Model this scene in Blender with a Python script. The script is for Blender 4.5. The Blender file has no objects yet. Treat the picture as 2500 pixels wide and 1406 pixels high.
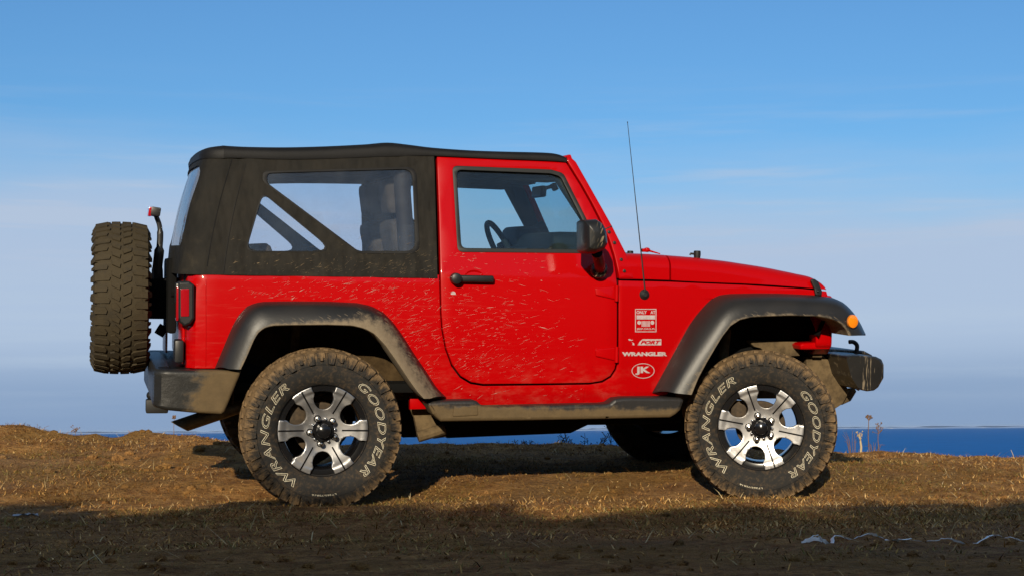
import bpy, bmesh, math, random
import numpy as np
from mathutils import Vector, Matrix, noise as mnoise
from mathutils.geometry import tessellate_polygon

R_ = math.radians
sc = bpy.context.scene
COL = sc.collection
random.seed(7); rng = np.random.default_rng(7)

# ------------------------------------------------------------------ camera
# the car's axes are the world axes: x forwards along the car, y across it (away from the camera), z up
F_PX, CX, CY = 4071.0, 1250.0, 703.0           # focal length in photograph pixels (2500 wide)
YAW, PITCH, ROLL = R_(14.0), math.atan(344/4071.0), 0.0067
CAM = Vector((-1.121, -9.38, 0.385))
f0 = Vector((math.sin(YAW)*math.cos(PITCH), math.cos(YAW)*math.cos(PITCH), math.sin(PITCH)))
r0 = Vector((math.cos(YAW), -math.sin(YAW), 0)); u0 = r0.cross(f0)
RIGHT = r0*math.cos(ROLL) - u0*math.sin(ROLL); UP = u0*math.cos(ROLL) + r0*math.sin(ROLL); FWD = f0
cam_data = bpy.data.cameras.new('camera'); cam = bpy.data.objects.new('camera', cam_data); COL.objects.link(cam)
cam_data.sensor_width = 36; cam_data.lens = F_PX/2500*36
cam_data.clip_start = 0.1; cam_data.clip_end = 200000
m3 = Matrix((RIGHT, UP, -FWD)).transposed()
cam.matrix_world = Matrix.Translation(CAM) @ m3.to_4x4()
sc.camera = cam

# ------------------------------------------------------------------ sky, sun, exposure
SUN_EL, SUN_AZ = R_(16.0), R_(22.0)            # light travels towards (sin az, cos az)
world = bpy.data.worlds.new('World'); sc.world = world; world.use_nodes = True
wn, wl = world.node_tree.nodes, world.node_tree.links
bg = wn['Background']; bg.inputs[1].default_value = 0.075
sky = wn.new('ShaderNodeTexSky'); sky.sky_type = 'NISHITA'; sky.sun_disc = False
sky.sun_elevation = SUN_EL; sky.sun_rotation = R_(180+22)
sky.air_density = 1.0; sky.dust_density = 0.6; sky.ozone_density = 2.2
wtc = wn.new('ShaderNodeTexCoord')
wsep = wn.new('ShaderNodeSeparateXYZ'); wl.new(wtc.outputs['Generated'], wsep.inputs[0])
wmap = wn.new('ShaderNodeMapping'); wmap.inputs['Scale'].default_value = (1.1, 1.1, 9.0)
wl.new(wtc.outputs['Generated'], wmap.inputs[0])
wno = wn.new('ShaderNodeTexNoise'); wno.inputs['Scale'].default_value = 2.3; wno.inputs['Detail'].default_value = 5; wno.inputs['Roughness'].default_value = .55
wl.new(wmap.outputs[0], wno.inputs[0])
# thin high haze: a veil that is dense below ~6 degrees with a ragged cirrus edge
def wmath(op, a, b=0.0, c=0.0):
    x = wn.new('ShaderNodeMath'); x.operation = op
    for k, v in enumerate((a, b, c)):
        if hasattr(v, 'is_output'): wl.new(v, x.inputs[k])
        else: x.inputs[k].default_value = v
    return x.outputs[0]
def wramp(v, lo, hi, a, b):
    x = wn.new('ShaderNodeMapRange'); x.interpolation_type = 'SMOOTHSTEP'; wl.new(v, x.inputs[0])
    for k, q in zip((1, 2, 3, 4), (lo, hi, a, b)): x.inputs[k].default_value = q
    return x.outputs[0]
def wmixc(f, a, b, blend='MIX'):
    x = wn.new('ShaderNodeMix'); x.data_type = 'RGBA'; x.blend_type = blend
    for k, v in ((0, f), (6, a), (7, b)):
        if hasattr(v, 'is_output'): wl.new(v, x.inputs[k])
        else: x.inputs[k].default_value = v
    return x.outputs[2]
tint = wmixc(wramp(wsep.outputs[2], .28, .62, 0, 1), (.70, 1.16, 1.58, 1), (2.35, 1.95, 1.58, 1))     # unseen overhead sky brightened and warmed as added fill for the shade
blue = wmixc(1.0, sky.outputs[0], tint, 'MULTIPLY')
wob = wmath('MULTIPLY_ADD', wno.outputs['Fac'], .085, -.0425)
elev = wmath('ADD', wsep.outputs[2], wob)
veil = wmixc(wramp(wsep.outputs[2], .0, .068, 0, 1), (3.2, 4.65, 7.3, 1), (5.75, 7.2, 9.6, 1))
wm2 = wn.new('ShaderNodeMapping'); wm2.inputs['Scale'].default_value = (2.0, 2.0, 34.0); wm2.inputs['Rotation'].default_value = (0, R_(3), R_(8)); wl.new(wtc.outputs['Generated'], wm2.inputs[0])
wn2 = wn.new('ShaderNodeTexNoise'); wn2.inputs['Scale'].default_value = 2.0; wn2.inputs['Detail'].default_value = 6; wn2.inputs['Roughness'].default_value = .6; wl.new(wm2.outputs[0], wn2.inputs[0])
wisp = wmath('MULTIPLY', wramp(wn2.outputs['Fac'], .48, .72, 0, .34), wmath('MULTIPLY', wramp(wsep.outputs[2], .085, .13, 0, 1), wramp(wsep.outputs[2], .15, .22, 1, 0)))
fac = wmath('MAXIMUM', wmath('ADD', wramp(elev, .10, .185, .96, 0.0), wisp), 0.0)
veil = wmixc(wramp(wn2.outputs['Fac'], .42, .70, 0, .5), veil, (6.2, 7.6, 9.6, 1))
veil = wmixc(wramp(wsep.outputs[2], .0, .048, 1, 0), veil, (3.2, 4.65, 7.3, 1))
wl.new(wmixc(fac, blue, veil), bg.inputs[0])


sun_d = bpy.data.lights.new('sun', 'SUN'); sun_d.energy = 5.0; sun_d.angle = R_(0.5); sun_d.color = (1.0, 0.87, 0.66)
sun = bpy.data.objects.new('sun', sun_d); COL.objects.link(sun)
sdir = Vector((math.sin(SUN_AZ)*math.cos(SUN_EL), math.cos(SUN_AZ)*math.cos(SUN_EL), -math.sin(SUN_EL)))
sun.rotation_euler = sdir.to_track_quat('-Z', 'Y').to_euler()
sc.view_settings.view_transform = 'Standard'; sc.view_settings.look = 'None'
sc.view_settings.exposure = 0.0; sc.view_settings.gamma = 1.0
sc.cycles.max_bounces = 10; sc.cycles.transparent_max_bounces = 24

# ------------------------------------------------------------------ from a photograph pixel to a point on a surface of the car
# the car stands across a slope and leans towards the camera: its own axes are turned LEAN about x, so the camera is taken into them
LEAN, PIV, SHIFT = R_(6.0), Vector((0, -.785, 0)), Vector((0, .04, .013))
RM = Matrix.Rotation(LEAN, 3, 'X'); RMT = RM.transposed()
CAM_W = CAM; CAM_L = RMT @ (CAM-PIV-SHIFT) + PIV
def ray(u, v): return RMT @ (FWD + RIGHT*((u-CX)/F_PX) - UP*((v-CY)/F_PX))
def pix(u, v, Y=-.77):
    """the point where the line of sight through (u,v) meets the surface y = Y (number or Y(x,z))"""
    d = ray(u, v); y = -.7 if callable(Y) else Y; p = None
    for _ in range(14):
        p = CAM_L + d*((y-CAM_L.y)/d.y)
        if not callable(Y): break
        y = Y(p.x, p.z)
    return p
def pixx(u, v, X):
    d = ray(u, v); return CAM_L + d*((X-CAM_L.x)/d.x)

X_DOOR = pix(1508, 800).x
def side_y(x, z):
    """the near body side: tuck under, slightly barrelled doors, tumblehome above the belt, front tapering"""
    if z > 1.186: y = -.765 + (z-1.186)*.235
    elif z < .57: y = -.77 + (.57-z)*.35
    else: y = -.77 + .005*(z-.57)/.616 - .020*math.sin(math.pi*(z-.57)/.616)
    if x > X_DOOR: y += (x-X_DOOR)*.085
    return y
def side_off(o): return lambda x, z: side_y(x, z) - o      # a little outside (o>0) the body side
def P2(u, v, Y=side_y): p = pix(u, v, Y); return (p.x, p.z)

# ------------------------------------------------------------------ mesh helpers
def catmull(pts, n=6, closed=False):
    out = []; N = len(pts); P = [Vector(p) for p in pts]
    rngi = range(N if closed else N-1)
    for i in rngi:
        if closed: a, b, c, d = P[i-1], P[i], P[(i+1) % N], P[(i+2) % N]
        else: a, b, c, d = P[max(i-1, 0)], P[i], P[i+1], P[min(i+2, N-1)]
        for k in range(n):
            t = k/n
            out.append(.5*((2*b)+(c-a)*t+(2*a-5*b+4*c-d)*t*t+(3*b-a-3*c+d)*t**3))
    if not closed: out.append(P[-1])
    return [tuple(p) for p in out]
def resample(pts, n):
    P = [Vector(p) for p in pts]; L = [0]
    for a, b in zip(P, P[1:]): L.append(L[-1]+(b-a).length)
    out = []; j = 0
    for k in range(n):
        s = L[-1]*k/(n-1)
        while j < len(P)-2 and L[j+1] < s: j += 1
        t = (s-L[j])/max(L[j+1]-L[j], 1e-9); out.append(P[j].lerp(P[j+1], min(max(t, 0), 1)))
    return out
def fillet(pts, r, n=5):
    """polygon with its corners rounded by r (one number or one per corner)"""
    out = []; N = len(pts)
    for i in range(N):
        rr = r[i] if isinstance(r, (list, tuple)) else r
        p, a, b = Vector(pts[i]), Vector(pts[i-1]), Vector(pts[(i+1) % N])
        da, db = a-p, b-p
        if rr <= 0 or da.length < 1e-9 or db.length < 1e-9: out.append(tuple(p)); continue
        ang = da.angle(db); t = min(rr/math.tan(ang/2) if ang > .01 else 0, da.length*.48, db.length*.48)
        s, e = p+da.normalized()*t, p+db.normalized()*t
        for k in range(n+1):
            q = k/n; out.append(tuple(s*(1-q)**2 + p*2*q*(1-q) + e*q*q))
    return out

class MB:
    def __init__(self): self.bm = bmesh.new(); self.mi = 0
    def quadgrid(self, rows, close=False, flip=False):
        V = [[self.bm.verts.new(p) for p in r] for r in rows]
        for a, b in zip(V, V[1:]):
            n = len(a)
            for i in range(n if close else n-1):
                q = [a[i], a[(i+1) % n], b[(i+1) % n], b[i]]
                if flip: q.reverse()
                try: f = self.bm.faces.new(q); f.material_index = self.mi
                except ValueError: pass
        return V
    def face(self, vs):
        try: f = self.bm.faces.new(vs); f.material_index = self.mi
        except ValueError: pass
    def box(self, c, s, rot=None, bev=0.0, taper=1.0, seg=2):
        hx, hy, hz = s[0]/2, s[1]/2, s[2]/2
        M = (rot.to_4x4() if rot is not None else Matrix())
        b2 = bmesh.new(); vs = []
        for z in (-1, 1):
            k = taper if z > 0 else 1
            for x, y in ((-1, -1), (1, -1), (1, 1), (-1, 1)): vs.append(b2.verts.new((x*hx*k, y*hy*k, z*hz)))
        for q in ((3, 2, 1, 0), (4, 5, 6, 7), (0, 1, 5, 4), (1, 2, 6, 5), (2, 3, 7, 6), (3, 0, 4, 7)): b2.faces.new([vs[i] for i in q])
        if bev > 0: bmesh.ops.bevel(b2, geom=list(b2.edges), offset=bev, segments=seg, affect='EDGES', profile=.6)
        self.merge(b2, Matrix.Translation(Vector(c)) @ M)
    def merge(self, b2, M=None):
        mp = {}
        for v in b2.verts: mp[v] = self.bm.verts.new(M @ v.co if M is not None else v.co)
        for f in b2.faces:
            try: g = self.bm.faces.new([mp[v] for v in f.verts]); g.material_index = self.mi
            except ValueError: pass
        b2.free()
    def tube(self, path, r, seg=10, cap=True):
        P = [Vector(p) for p in path]; rows = []; up = Vector((0, 0, 1)); prev = None
        for i, p in enumerate(P):
            t = (P[min(i+1, len(P)-1)] - P[max(i-1, 0)]).normalized()
            if prev is None:
                a = t.cross(up) if abs(t.z) < .95 else t.cross(Vector((1, 0, 0)))
            else: a = prev - t*prev.dot(t)
            a.normalize(); prev = a; b = t.cross(a)
            rr = r[i] if isinstance(r, (list, tuple)) else r
            rows.append([p + (a*math.cos(2*math.pi*k/seg) + b*math.sin(2*math.pi*k/seg))*rr for k in range(seg)])
        V = self.quadgrid(rows, close=True)
        if cap: self.face(list(reversed(V[0]))); self.face(V[-1])
    def lathe(self, prof, seg=48, c=(0, 0, 0), axis='Y', cap=False):
        """profile of (height along the axis, radius)"""
        rows = []
        for h, r in prof:
            row = []
            for k in range(seg):
                a = 2*math.pi*k/seg
                if axis == 'Y': q = Vector((r*math.cos(a), h, r*math.sin(a)))
                elif axis == 'X': q = Vector((h, r*math.cos(a), r*math.sin(a)))
                else: q = Vector((r*math.cos(a), r*math.sin(a), h))
                row.append(q+Vector(c))
            rows.append(row)
        V = self.quadgrid(rows, close=True)
        if cap: self.face(V[0]); self.face(V[-1])
    def ball(self, c, r, seg=16, rings=9, scale=(1, 1, 1)):
        b2 = bmesh.new(); bmesh.ops.create_uvsphere(b2, u_segments=seg, v_segments=rings, radius=r)
        self.merge(b2, Matrix.Translation(Vector(c)) @ Matrix.Diagonal((*scale, 1)))
    def poly(self, pts):
        P = [Vector(p) for p in pts]
        self.face([self.bm.verts.new(p) for p in P])
    def sheet(self, outline, holes=(), mapf=None, thick=.02, bev=.004, grid=.08, seg=2):
        """a plate cut to a 2-D outline with holes, bevelled, cut by a grid and bent on to a surface; local c=0 is its outer face"""
        cu = bpy.data.curves.new('tmp', 'CURVE'); cu.dimensions = '2D'; cu.fill_mode = 'BOTH'
        e = max(thick/2-bev, 1e-5); cu.extrude = e; cu.bevel_depth = bev; cu.offset = -bev; cu.bevel_resolution = seg-1
        for pts in [outline, *holes]:
            sp = cu.splines.new('POLY'); sp.points.add(len(pts)-1); sp.use_cyclic_u = True
            for p, q in zip(sp.points, pts): p.co = (q[0], q[1], 0, 1)
        ob = bpy.data.objects.new('tmp', cu); me = bpy.data.meshes.new_from_object(ob)
        b2 = bmesh.new(); b2.from_mesh(me)
        bpy.data.objects.remove(ob); bpy.data.curves.remove(cu); bpy.data.meshes.remove(me)
        bmesh.ops.remove_doubles(b2, verts=b2.verts, dist=1e-5)
        if grid:
            xs = [v.co.x for v in b2.verts]; ys = [v.co.y for v in b2.verts]
            for ax, lo, hi in ((0, min(xs), max(xs)), (1, min(ys), max(ys))):
                n = int((hi-lo)/grid)
                for k in range(1, n+1):
                    co = [0, 0, 0]; no = [0, 0, 0]; co[ax] = lo+k*(hi-lo)/(n+1); no[ax] = 1
                    bmesh.ops.bisect_plane(b2, geom=list(b2.verts)+list(b2.edges)+list(b2.faces), plane_co=co, plane_no=no, dist=1e-5)
        h = e+bev
        for v in b2.verts: v.co = mapf(v.co.x, v.co.y, v.co.z-h) if mapf else Vector((v.co.x, -(v.co.z-h), v.co.y))
        self.merge(b2)
    def build(self, name, mats, parent=None, smooth=35, recalc=True, flip=False, doubles=0):
        if doubles: bmesh.ops.remove_doubles(self.bm, verts=self.bm.verts, dist=doubles)
        if recalc: bmesh.ops.recalc_face_normals(self.bm, faces=self.bm.faces)
        if flip: bmesh.ops.reverse_faces(self.bm, faces=self.bm.faces)
        me = bpy.data.meshes.new(name); self.bm.to_mesh(me); self.bm.free()
        for m in (mats if isinstance(mats, (list, tuple)) else [mats]): me.materials.append(m)
        if smooth:
            for p in me.polygons: p.use_smooth = True
            me.set_sharp_from_angle(angle=R_(smooth))
        o = bpy.data.objects.new(name, me); COL.objects.link(o)
        if parent is not None: o.parent = parent
        return o

def on_side(off=0.0):
    return lambda a, b, c: Vector((a, side_y(a, b) - off - c, b))
def at_y(y): return lambda a, b, c: Vector((a, y-c, b))
def tag(o, label=None, cat=None, group=None, kind=None):
    for k, v in (('label', label), ('category', cat), ('group', group), ('kind', kind)):
        if v: o[k] = v
    return o
def empty(name, parent=None, loc=(0, 0, 0)):
    o = bpy.data.objects.new(name, None); COL.objects.link(o); o.location = loc; o.empty_display_size = .2
    if parent is not None: o.parent = parent
    return o
def kids(o): return [c for c in list(bpy.data.objects) if c.parent == o]
def mirror(o, parent=None, recursive=True):
    """the other side's copy of a part (and its sub-parts): its own mesh with y reversed"""
    c = o.copy(); COL.objects.link(c)
    if o.data:
        me = o.data.copy(); c.data = me
        me.transform(Matrix.Diagonal((1, -1, 1, 1))); me.flip_normals()
    c.parent = parent if parent is not None else o.parent
    if recursive:
        for ch in kids(o): mirror(ch, c)
    return c
def copy_tree(o, parent=None):
    c = o.copy(); COL.objects.link(c); c.parent = parent
    for ch in kids(o): copy_tree(ch, c)
    return c

# ------------------------------------------------------------------ materials
class NT:
    def __init__(self, name):
        self.m = bpy.data.materials.new(name); self.m.use_nodes = True
        self.t = self.m.node_tree; self.n = self.t.nodes; self.l = self.t.links
        self.b = self.n['Principled BSDF']
    def new(self, typ, **kw):
        x = self.n.new(typ)
        for k, v in kw.items():
            if k in ('operation', 'data_type', 'blend_type', 'interpolation_type', 'noise_dimensions', 'feature', 'voronoi_dimensions', 'attribute_name', 'distance', 'use_clamp'): setattr(x, k, v)
        return x
    def set(self, node, **kw):
        for k, v in kw.items():
            s = node.inputs[k.replace('_', ' ')]
            if hasattr(v, 'is_output'): self.l.new(v, s)
            else: s.default_value = v
        return node
    def math(self, op, a, b=None, c=None):
        x = self.n.new('ShaderNodeMath'); x.operation = op
        for i, v in enumerate((a, b, c)):
            if v is None: continue
            if hasattr(v, 'is_output'): self.l.new(v, x.inputs[i])
            else: x.inputs[i].default_value = v
        return x.outputs[0]
    def ramp(self, v, lo, hi, a=0.0, b=1.0, smooth=True):
        x = self.n.new('ShaderNodeMapRange'); x.interpolation_type = 'SMOOTHSTEP' if smooth else 'LINEAR'
        self.l.new(v, x.inputs[0])
        for i, q in zip((1, 2, 3, 4), (lo, hi, a, b)): x.inputs[i].default_value = q
        return x.outputs[0]
    def coord(self, which='Object'): return self.n.new('ShaderNodeTexCoord').outputs[which]
    def mapping(self, v, scale=(1, 1, 1), rot=(0, 0, 0), loc=(0, 0, 0)):
        x = self.n.new('ShaderNodeMapping'); self.l.new(v, x.inputs[0])
        x.inputs['Location'].default_value = loc; x.inputs['Rotation'].default_value = rot; x.inputs['Scale'].default_value = scale
        return x.outputs[0]
    def noise(self, v, scale, detail=3, rough=.55):
        x = self.n.new('ShaderNodeTexNoise'); self.l.new(v, x.inputs['Vector'])
        x.inputs['Scale'].default_value = scale; x.inputs['Detail'].default_value = detail; x.inputs['Roughness'].default_value = rough
        return x.outputs['Fac']
    def mix(self, f, a, b):
        x = self.n.new('ShaderNodeMix'); x.data_type = 'RGBA'
        for i, v in ((0, f), (6, a), (7, b)):
            if hasattr(v, 'is_output'): self.l.new(v, x.inputs[i])
            else: x.inputs[i].default_value = (*v, 1) if isinstance(v, tuple) and len(v) == 3 else v
        return x.outputs[2]
    def sep(self, v):
        x = self.n.new('ShaderNodeSeparateXYZ'); self.l.new(v, x.inputs[0]); return x.outputs
    def bump(self, h, strength=.3, dist=.01):
        x = self.n.new('ShaderNodeBump'); self.l.new(h, x.inputs['Height'])
        x.inputs['Strength'].default_value = strength; x.inputs['Distance'].default_value = dist
        self.l.new(x.outputs[0], self.b.inputs['Normal']); return x
    def base(self, c, rough=.5, metal=0.0, spec=.5, coat=0.0):
        for k, v in (('Base Color', c), ('Roughness', rough), ('Metallic', metal), ('Specular IOR Level', spec), ('Coat Weight', coat)):
            s = self.b.inputs[k]
            if hasattr(v, 'is_output'): self.l.new(v, s)
            else: s.default_value = (*v, 1) if isinstance(v, tuple) else v
        return self.m
def flecks(t, co, angle, sx, sz, thr, seed, rad=.33):
    """dashes of dried mud flung along one direction: voronoi cells stretched along it, only some of them filled"""
    mp = t.mapping(co, (sx, 0.0, sz), loc=(seed*3.1, 0, seed*1.7))
    rot = t.n.new('ShaderNodeVectorRotate'); rot.rotation_type = 'Y_AXIS'; rot.inputs['Angle'].default_value = angle
    t.l.new(co, rot.inputs['Vector']); t.l.new(rot.outputs[0], mp.node.inputs[0])
    v = t.n.new('ShaderNodeTexVoronoi'); v.inputs['Scale'].default_value = 1.0; t.l.new(mp, v.inputs['Vector'])
    s = t.n.new('ShaderNodeSeparateColor'); t.l.new(v.outputs['Color'], s.inputs[0])
    on = t.math('LESS_THAN', s.outputs[0], thr)
    size = t.math('MULTIPLY', s.outputs[1], rad)
    return t.math('MULTIPLY', t.math('LESS_THAN', v.outputs['Distance'], size), on)
MUD = (.40, .31, .20)
def make_paint(name, splash=True):
    t = NT(name); co = t.coord()
    col = (.405, .0003, .0012); rough = .36
    if splash:
        x, y, z = t.sep(co)
        dust = t.math('MULTIPLY', t.ramp(t.noise(t.mapping(co, (1, 1, 2.2)), 7, 6, .72), .48, .85), t.math('MULTIPLY', t.ramp(z, .48, .82, .30, 0), t.ramp(x, 1.3, 2.1, 1, .25)))
        smear = t.math('MULTIPLY', t.ramp(t.noise(t.mapping(co, (2.2, 1, 26), (0, R_(-20), 0)), 3, 4, .7), .52, .8), t.math('MULTIPLY', t.ramp(x, .5, 1.5, .10, 0), t.ramp(z, .9, 1.3, 1, .0)))
        f = t.math('MAXIMUM', dust, smear)
        m = t.base(t.mix(f, col, (.42, .22, .15)), t.math('MULTIPLY_ADD', f, .5, rough), 0, .08, .30)
    else: m = t.base(col, rough, 0, .08, .22)
    t.b.inputs['Coat Roughness'].default_value = .07
    return m
def plain(name, c, rough=.5, metal=0.0, spec=.5, var=0.0, vscale=8, bump=0.0, bscale=200, coat=0.0, var_col=None):
    t = NT(name); co = t.coord(); cc = c
    if var: cc = t.mix(t.math('MULTIPLY', t.ramp(t.noise(co, vscale, 5, .65), .35, .7), var), c, var_col or tuple(min(q*2.2, 1) for q in c))
    t.base(cc, rough, metal, spec, coat)
    if bump: t.bump(t.noise(co, bscale, 3), bump, .003)
    return t.m
M = {}
M['red'] = make_paint('red_paint')
M['red_plain'] = make_paint('red_paint_clean', False)
def make_fabric():
    t = NT('canvas_top'); co = t.coord()
    n = t.noise(co, 5, 5, .6)
    c = t.mix(t.ramp(n, .3, .7), (.0065, .0056, .004), (.0145, .0118, .008))
    x, y, z = t.sep(co)
    dust = t.math('MULTIPLY', t.ramp(t.noise(co, 14, 6, .7), .5, .75), t.ramp(z, 1.2, 1.8, .22, .05))
    c = t.mix(dust, c, (.07, .055, .032))
    t.base(c, .78, 0, .3)
    t.bump(t.math('ADD', t.math('MULTIPLY', t.noise(t.mapping(co, (1, 1, .35), (0, R_(18), 0)), 9, 2), 1.0), t.math('MULTIPLY', t.noise(co, 420, 2), .05)), .75, .045)
    return t.m
M['fabric'] = make_fabric()
M['fabric_roof'] = plain('canvas_roof', (.0055, .0052, .0055), .6, 0, .25, .5, 6, .25, 300)
def make_flare():
    t = NT('flare_plastic'); co = t.coord()
    at = t.n.new('ShaderNodeAttribute'); at.attribute_name = 'mud'
    n = t.noise(co, 30, 6, .75); n2 = t.noise(co, 4, 3)
    k = t.math('MULTIPLY', at.outputs['Fac'], 1.0)
    fl = flecks(t, co, R_(-30), 26, 150, .5, 3, .4)
    mud = t.ramp(t.math('ADD', t.math('ADD', k, t.math('MULTIPLY', n, .55)), t.math('MULTIPLY', n2, .3)), .88, 1.15)
    mud = t.math('MAXIMUM', mud, t.math('MULTIPLY', fl, t.ramp(k, .3, .6, 0, .85)))
    c = t.mix(t.ramp(n2, .3, .7), (.0125, .012, .0118), (.020, .018, .016))
    c = t.mix(mud, c, t.mix(n, (.11, .082, .050), (.27, .21, .14)))
    t.base(c, t.math('MULTIPLY_ADD', mud, .4, .42), 0, .42)
    t.bump(n, .2, .004)
    return t.m
M['flare'] = make_flare()
M['plastic'] = plain('black_plastic', (.011, .011, .0115), .42, 0, .45, .35, 10, .1, 300)
def make_dirty(name, c, z0, z1, amount, mudc=(.20, .15, .09), xr=None):
    t = NT(name); co = t.coord(); x, y, z = t.sep(co)
    n = t.noise(co, 22, 6, .72); n2 = t.noise(t.mapping(co, (1, 1, 4)), 5, 4)
    ht = t.ramp(z, z0, z1, amount, -.4, False)
    if xr: ht = t.math('ADD', ht, t.ramp(x, xr[0], xr[1], 0, xr[2]))
    mud = t.ramp(t.math('ADD', t.math('ADD', t.math('MULTIPLY', n, .5), t.math('MULTIPLY', n2, .5)), ht), .5, .72)
    t.base(t.mix(mud, c, t.mix(n, mudc, tuple(q*2.4 for q in mudc))), t.math('MULTIPLY_ADD', mud, .4, .42), 0, .4)
    t.bump(n, .4, .006); return t.m
M['bumper'] = make_dirty('bumper_plastic', (.015, .0145, .0135), .48, .90, -.04, (.060, .040, .018), (-.78, -.50, .48))
M['step'] = make_dirty('step_plastic', (.020, .0185, .018), .42, .56, .62, (.060, .040, .018), (1.6, .2, .18))
M['frame'] = plain('muddy_frame', (.15, .105, .055), .9, 0, .2, .8, 14, .6, 60, var_col=(.05, .035, .02))
M['under'] = plain('black_underbody', (.006, .006, .006), .9, 0, .1)
M['well_mud'] = plain('muddy_liner', (.030, .019, .009), .95, 0, .1, .8, 9, .5, 50, var_col=(.085, .055, .026))
M['interior'] = plain('dark_interior', (.014, .014, .016), .7, 0, .3)
M['seat'] = plain('seat_cloth', (.040, .036, .032), .9, 0, .2, .5, 20, .3, 400)
M['chrome'] = plain('chrome', (.75, .74, .72), .14, 1)
M['rubber_black'] = plain('black_rubber', (.010, .010, .010), .55, 0, .4)
M['gloss_black'] = plain('gloss_black', (.008, .008, .009), .18, 0, .5)
M['silver_decal'] = plain('silver_decal', (.56, .50, .50), .4, .2, .4, .5, 40, var_col=(.40, .22, .20))
M['white_letter'] = plain('white_letters', (.72, .66, .50), .7, 0, .3, .6, 50, var_col=(.35, .28, .18))
M['red_decal'] = plain('decal_red', (.42, .002, .008), .3)
def lens(name, c, rough=.12, trans=.0):
    t = NT(name); co = t.coord(); t.base(c, rough, 0, .6, .5)
    t.bump(t.noise(t.mapping(co, (60, 60, 60)), 2, 1), .15, .004); return t.m
M['lens_red'] = lens('red_lens', (.34, .004, .010)); M['lens_amber'] = lens('amber_lens', (.80, .22, .008))
M['lens_clear'] = plain('headlamp_glass', (.6, .62, .65), .08, .4, .6)
M['brake'] = plain('brake_disc', (.030, .022, .014), .75, .3, .4, .6, 18, var_col=(.12, .08, .045))
M['exhaust'] = plain('exhaust_steel', (.16, .12, .07), .5, .6, .4, .6, 20, .2, 90)
def make_alloy():
    t = NT('machined_alloy'); co = t.coord(); x, y, z = t.sep(co)
    ang = t.math('ARCTAN2', z, x); rad = t.math('SQRT', t.math('ADD', t.math('MULTIPLY', x, x), t.math('MULTIPLY', z, z)))
    cv = t.n.new('ShaderNodeCombineXYZ'); t.l.new(t.math('MULTIPLY', rad, 420), cv.inputs[0]); t.l.new(t.math('MULTIPLY', ang, 1.4), cv.inputs[1])
    g = t.noise(cv.outputs[0], 1.0, 3)
    d = t.math('MULTIPLY', t.ramp(t.noise(co, 14, 5, .7), .40, .72), t.ramp(rad, .20, .205, 1, .35))
    c = t.mix(t.math('MULTIPLY', d, .6), (.47, .47, .485), (.15, .12, .08))
    t.base(c, t.math('MULTIPLY_ADD', d, .2, .33), .95, .5)
    t.bump(g, .10, .0008); return t.m
M['alloy'] = make_alloy()
def make_tyre(name, mudc, m_lo, m_hi, amt):
    t = NT(name); co = t.coord(); x, y, z = t.sep(co)
    rad = t.math('SQRT', t.math('ADD', t.math('MULTIPLY', x, x), t.math('MULTIPLY', z, z)))
    ang = t.math('ARCTAN2', z, x)
    cv = t.n.new('ShaderNodeCombineXYZ'); t.l.new(t.math('MULTIPLY', rad, 9), cv.inputs[0]); t.l.new(t.math('MULTIPLY', ang, 8), cv.inputs[1]); t.l.new(t.math('MULTIPLY', y, 9), cv.inputs[2])
    n = t.noise(cv.outputs[0], 2.2, 6, .7); n3 = t.noise(co, 45, 4, .7)
    mud = t.math('MULTIPLY', t.ramp(t.math('ADD', rad, t.math('MULTIPLY', t.math('SUBTRACT', n, .5), .20)), m_lo, m_hi, 0, amt), t.ramp(t.noise(cv.outputs[0], .9, 4, .7), .28, .55, .55, 1))
    film = t.math('MULTIPLY', t.ramp(n3, .45, .7), .22)
    c = t.mix(t.math('MAXIMUM', mud, film), (.018, .017, .016), t.mix(n3, mudc, tuple(q*1.7 for q in mudc)))
    t.base(c, .82, 0, .25); t.bump(t.math('ADD', t.math('MULTIPLY', n3, .6), n), .35, .006); return t.m
M['tyre'] = make_tyre('muddy_tyre', (.135, .086, .042), .345, .41, .95)
M['tyre_spare_far_shade'] = make_tyre('spare_tyre_rubber', (.036, .027, .014), .30, .38, .9)
def make_glass(name, tint, gloss=.08, haze=0.0, haze_col=(.5, .52, .55), fle=False):
    t = NT(name); t.n.remove(t.b)
    tr = t.n.new('ShaderNodeBsdfTransparent'); tr.inputs[0].default_value = (*tint, 1)
    gl = t.n.new('ShaderNodeBsdfGlossy'); gl.inputs['Roughness'].default_value = .03
    lw = t.n.new('ShaderNodeLayerWeight'); lw.inputs[0].default_value = .5
    mx = t.n.new('ShaderNodeMixShader'); t.l.new(t.math('MULTIPLY_ADD', t.math('POWER', lw.outputs['Facing'], 5.0), .7, gloss), mx.inputs[0])
    t.l.new(tr.outputs[0], mx.inputs[1]); t.l.new(gl.outputs[0], mx.inputs[2]); out = mx
    if haze:
        co = t.coord(); df = t.n.new('ShaderNodeBsdfDiffuse'); df.inputs[0].default_value = (*haze_col, 1)
        h = t.math('MULTIPLY', t.ramp(t.noise(co, 6, 5, .65), .25, .8, .35, 1.3), haze)
        h = t.math('ADD', h, t.math('MULTIPLY', t.ramp(t.noise(t.mapping(co, (3, 3, 60)), 4, 2), .62, .75), haze*.8))
        m2 = t.n.new('ShaderNodeMixShader'); t.l.new(h, m2.inputs[0]); t.l.new(mx.outputs[0], m2.inputs[1]); t.l.new(df.outputs[0], m2.inputs[2]); out = m2
    t.l.new(out.outputs[0], t.n['Material Output'].inputs[0]); return t.m
M['glass'] = make_glass('tinted_glass', (.74, .86, .88), .04, .012, (.4, .42, .42))
M['vinyl'] = make_glass('clear_vinyl', (.965, .97, .985), .04, .035, (.34, .38, .44), True)
M['vinyl_rear'] = make_glass('clear_vinyl_rear', (.70, .76, .86), .10, .22, (.42, .47, .58))

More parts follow.
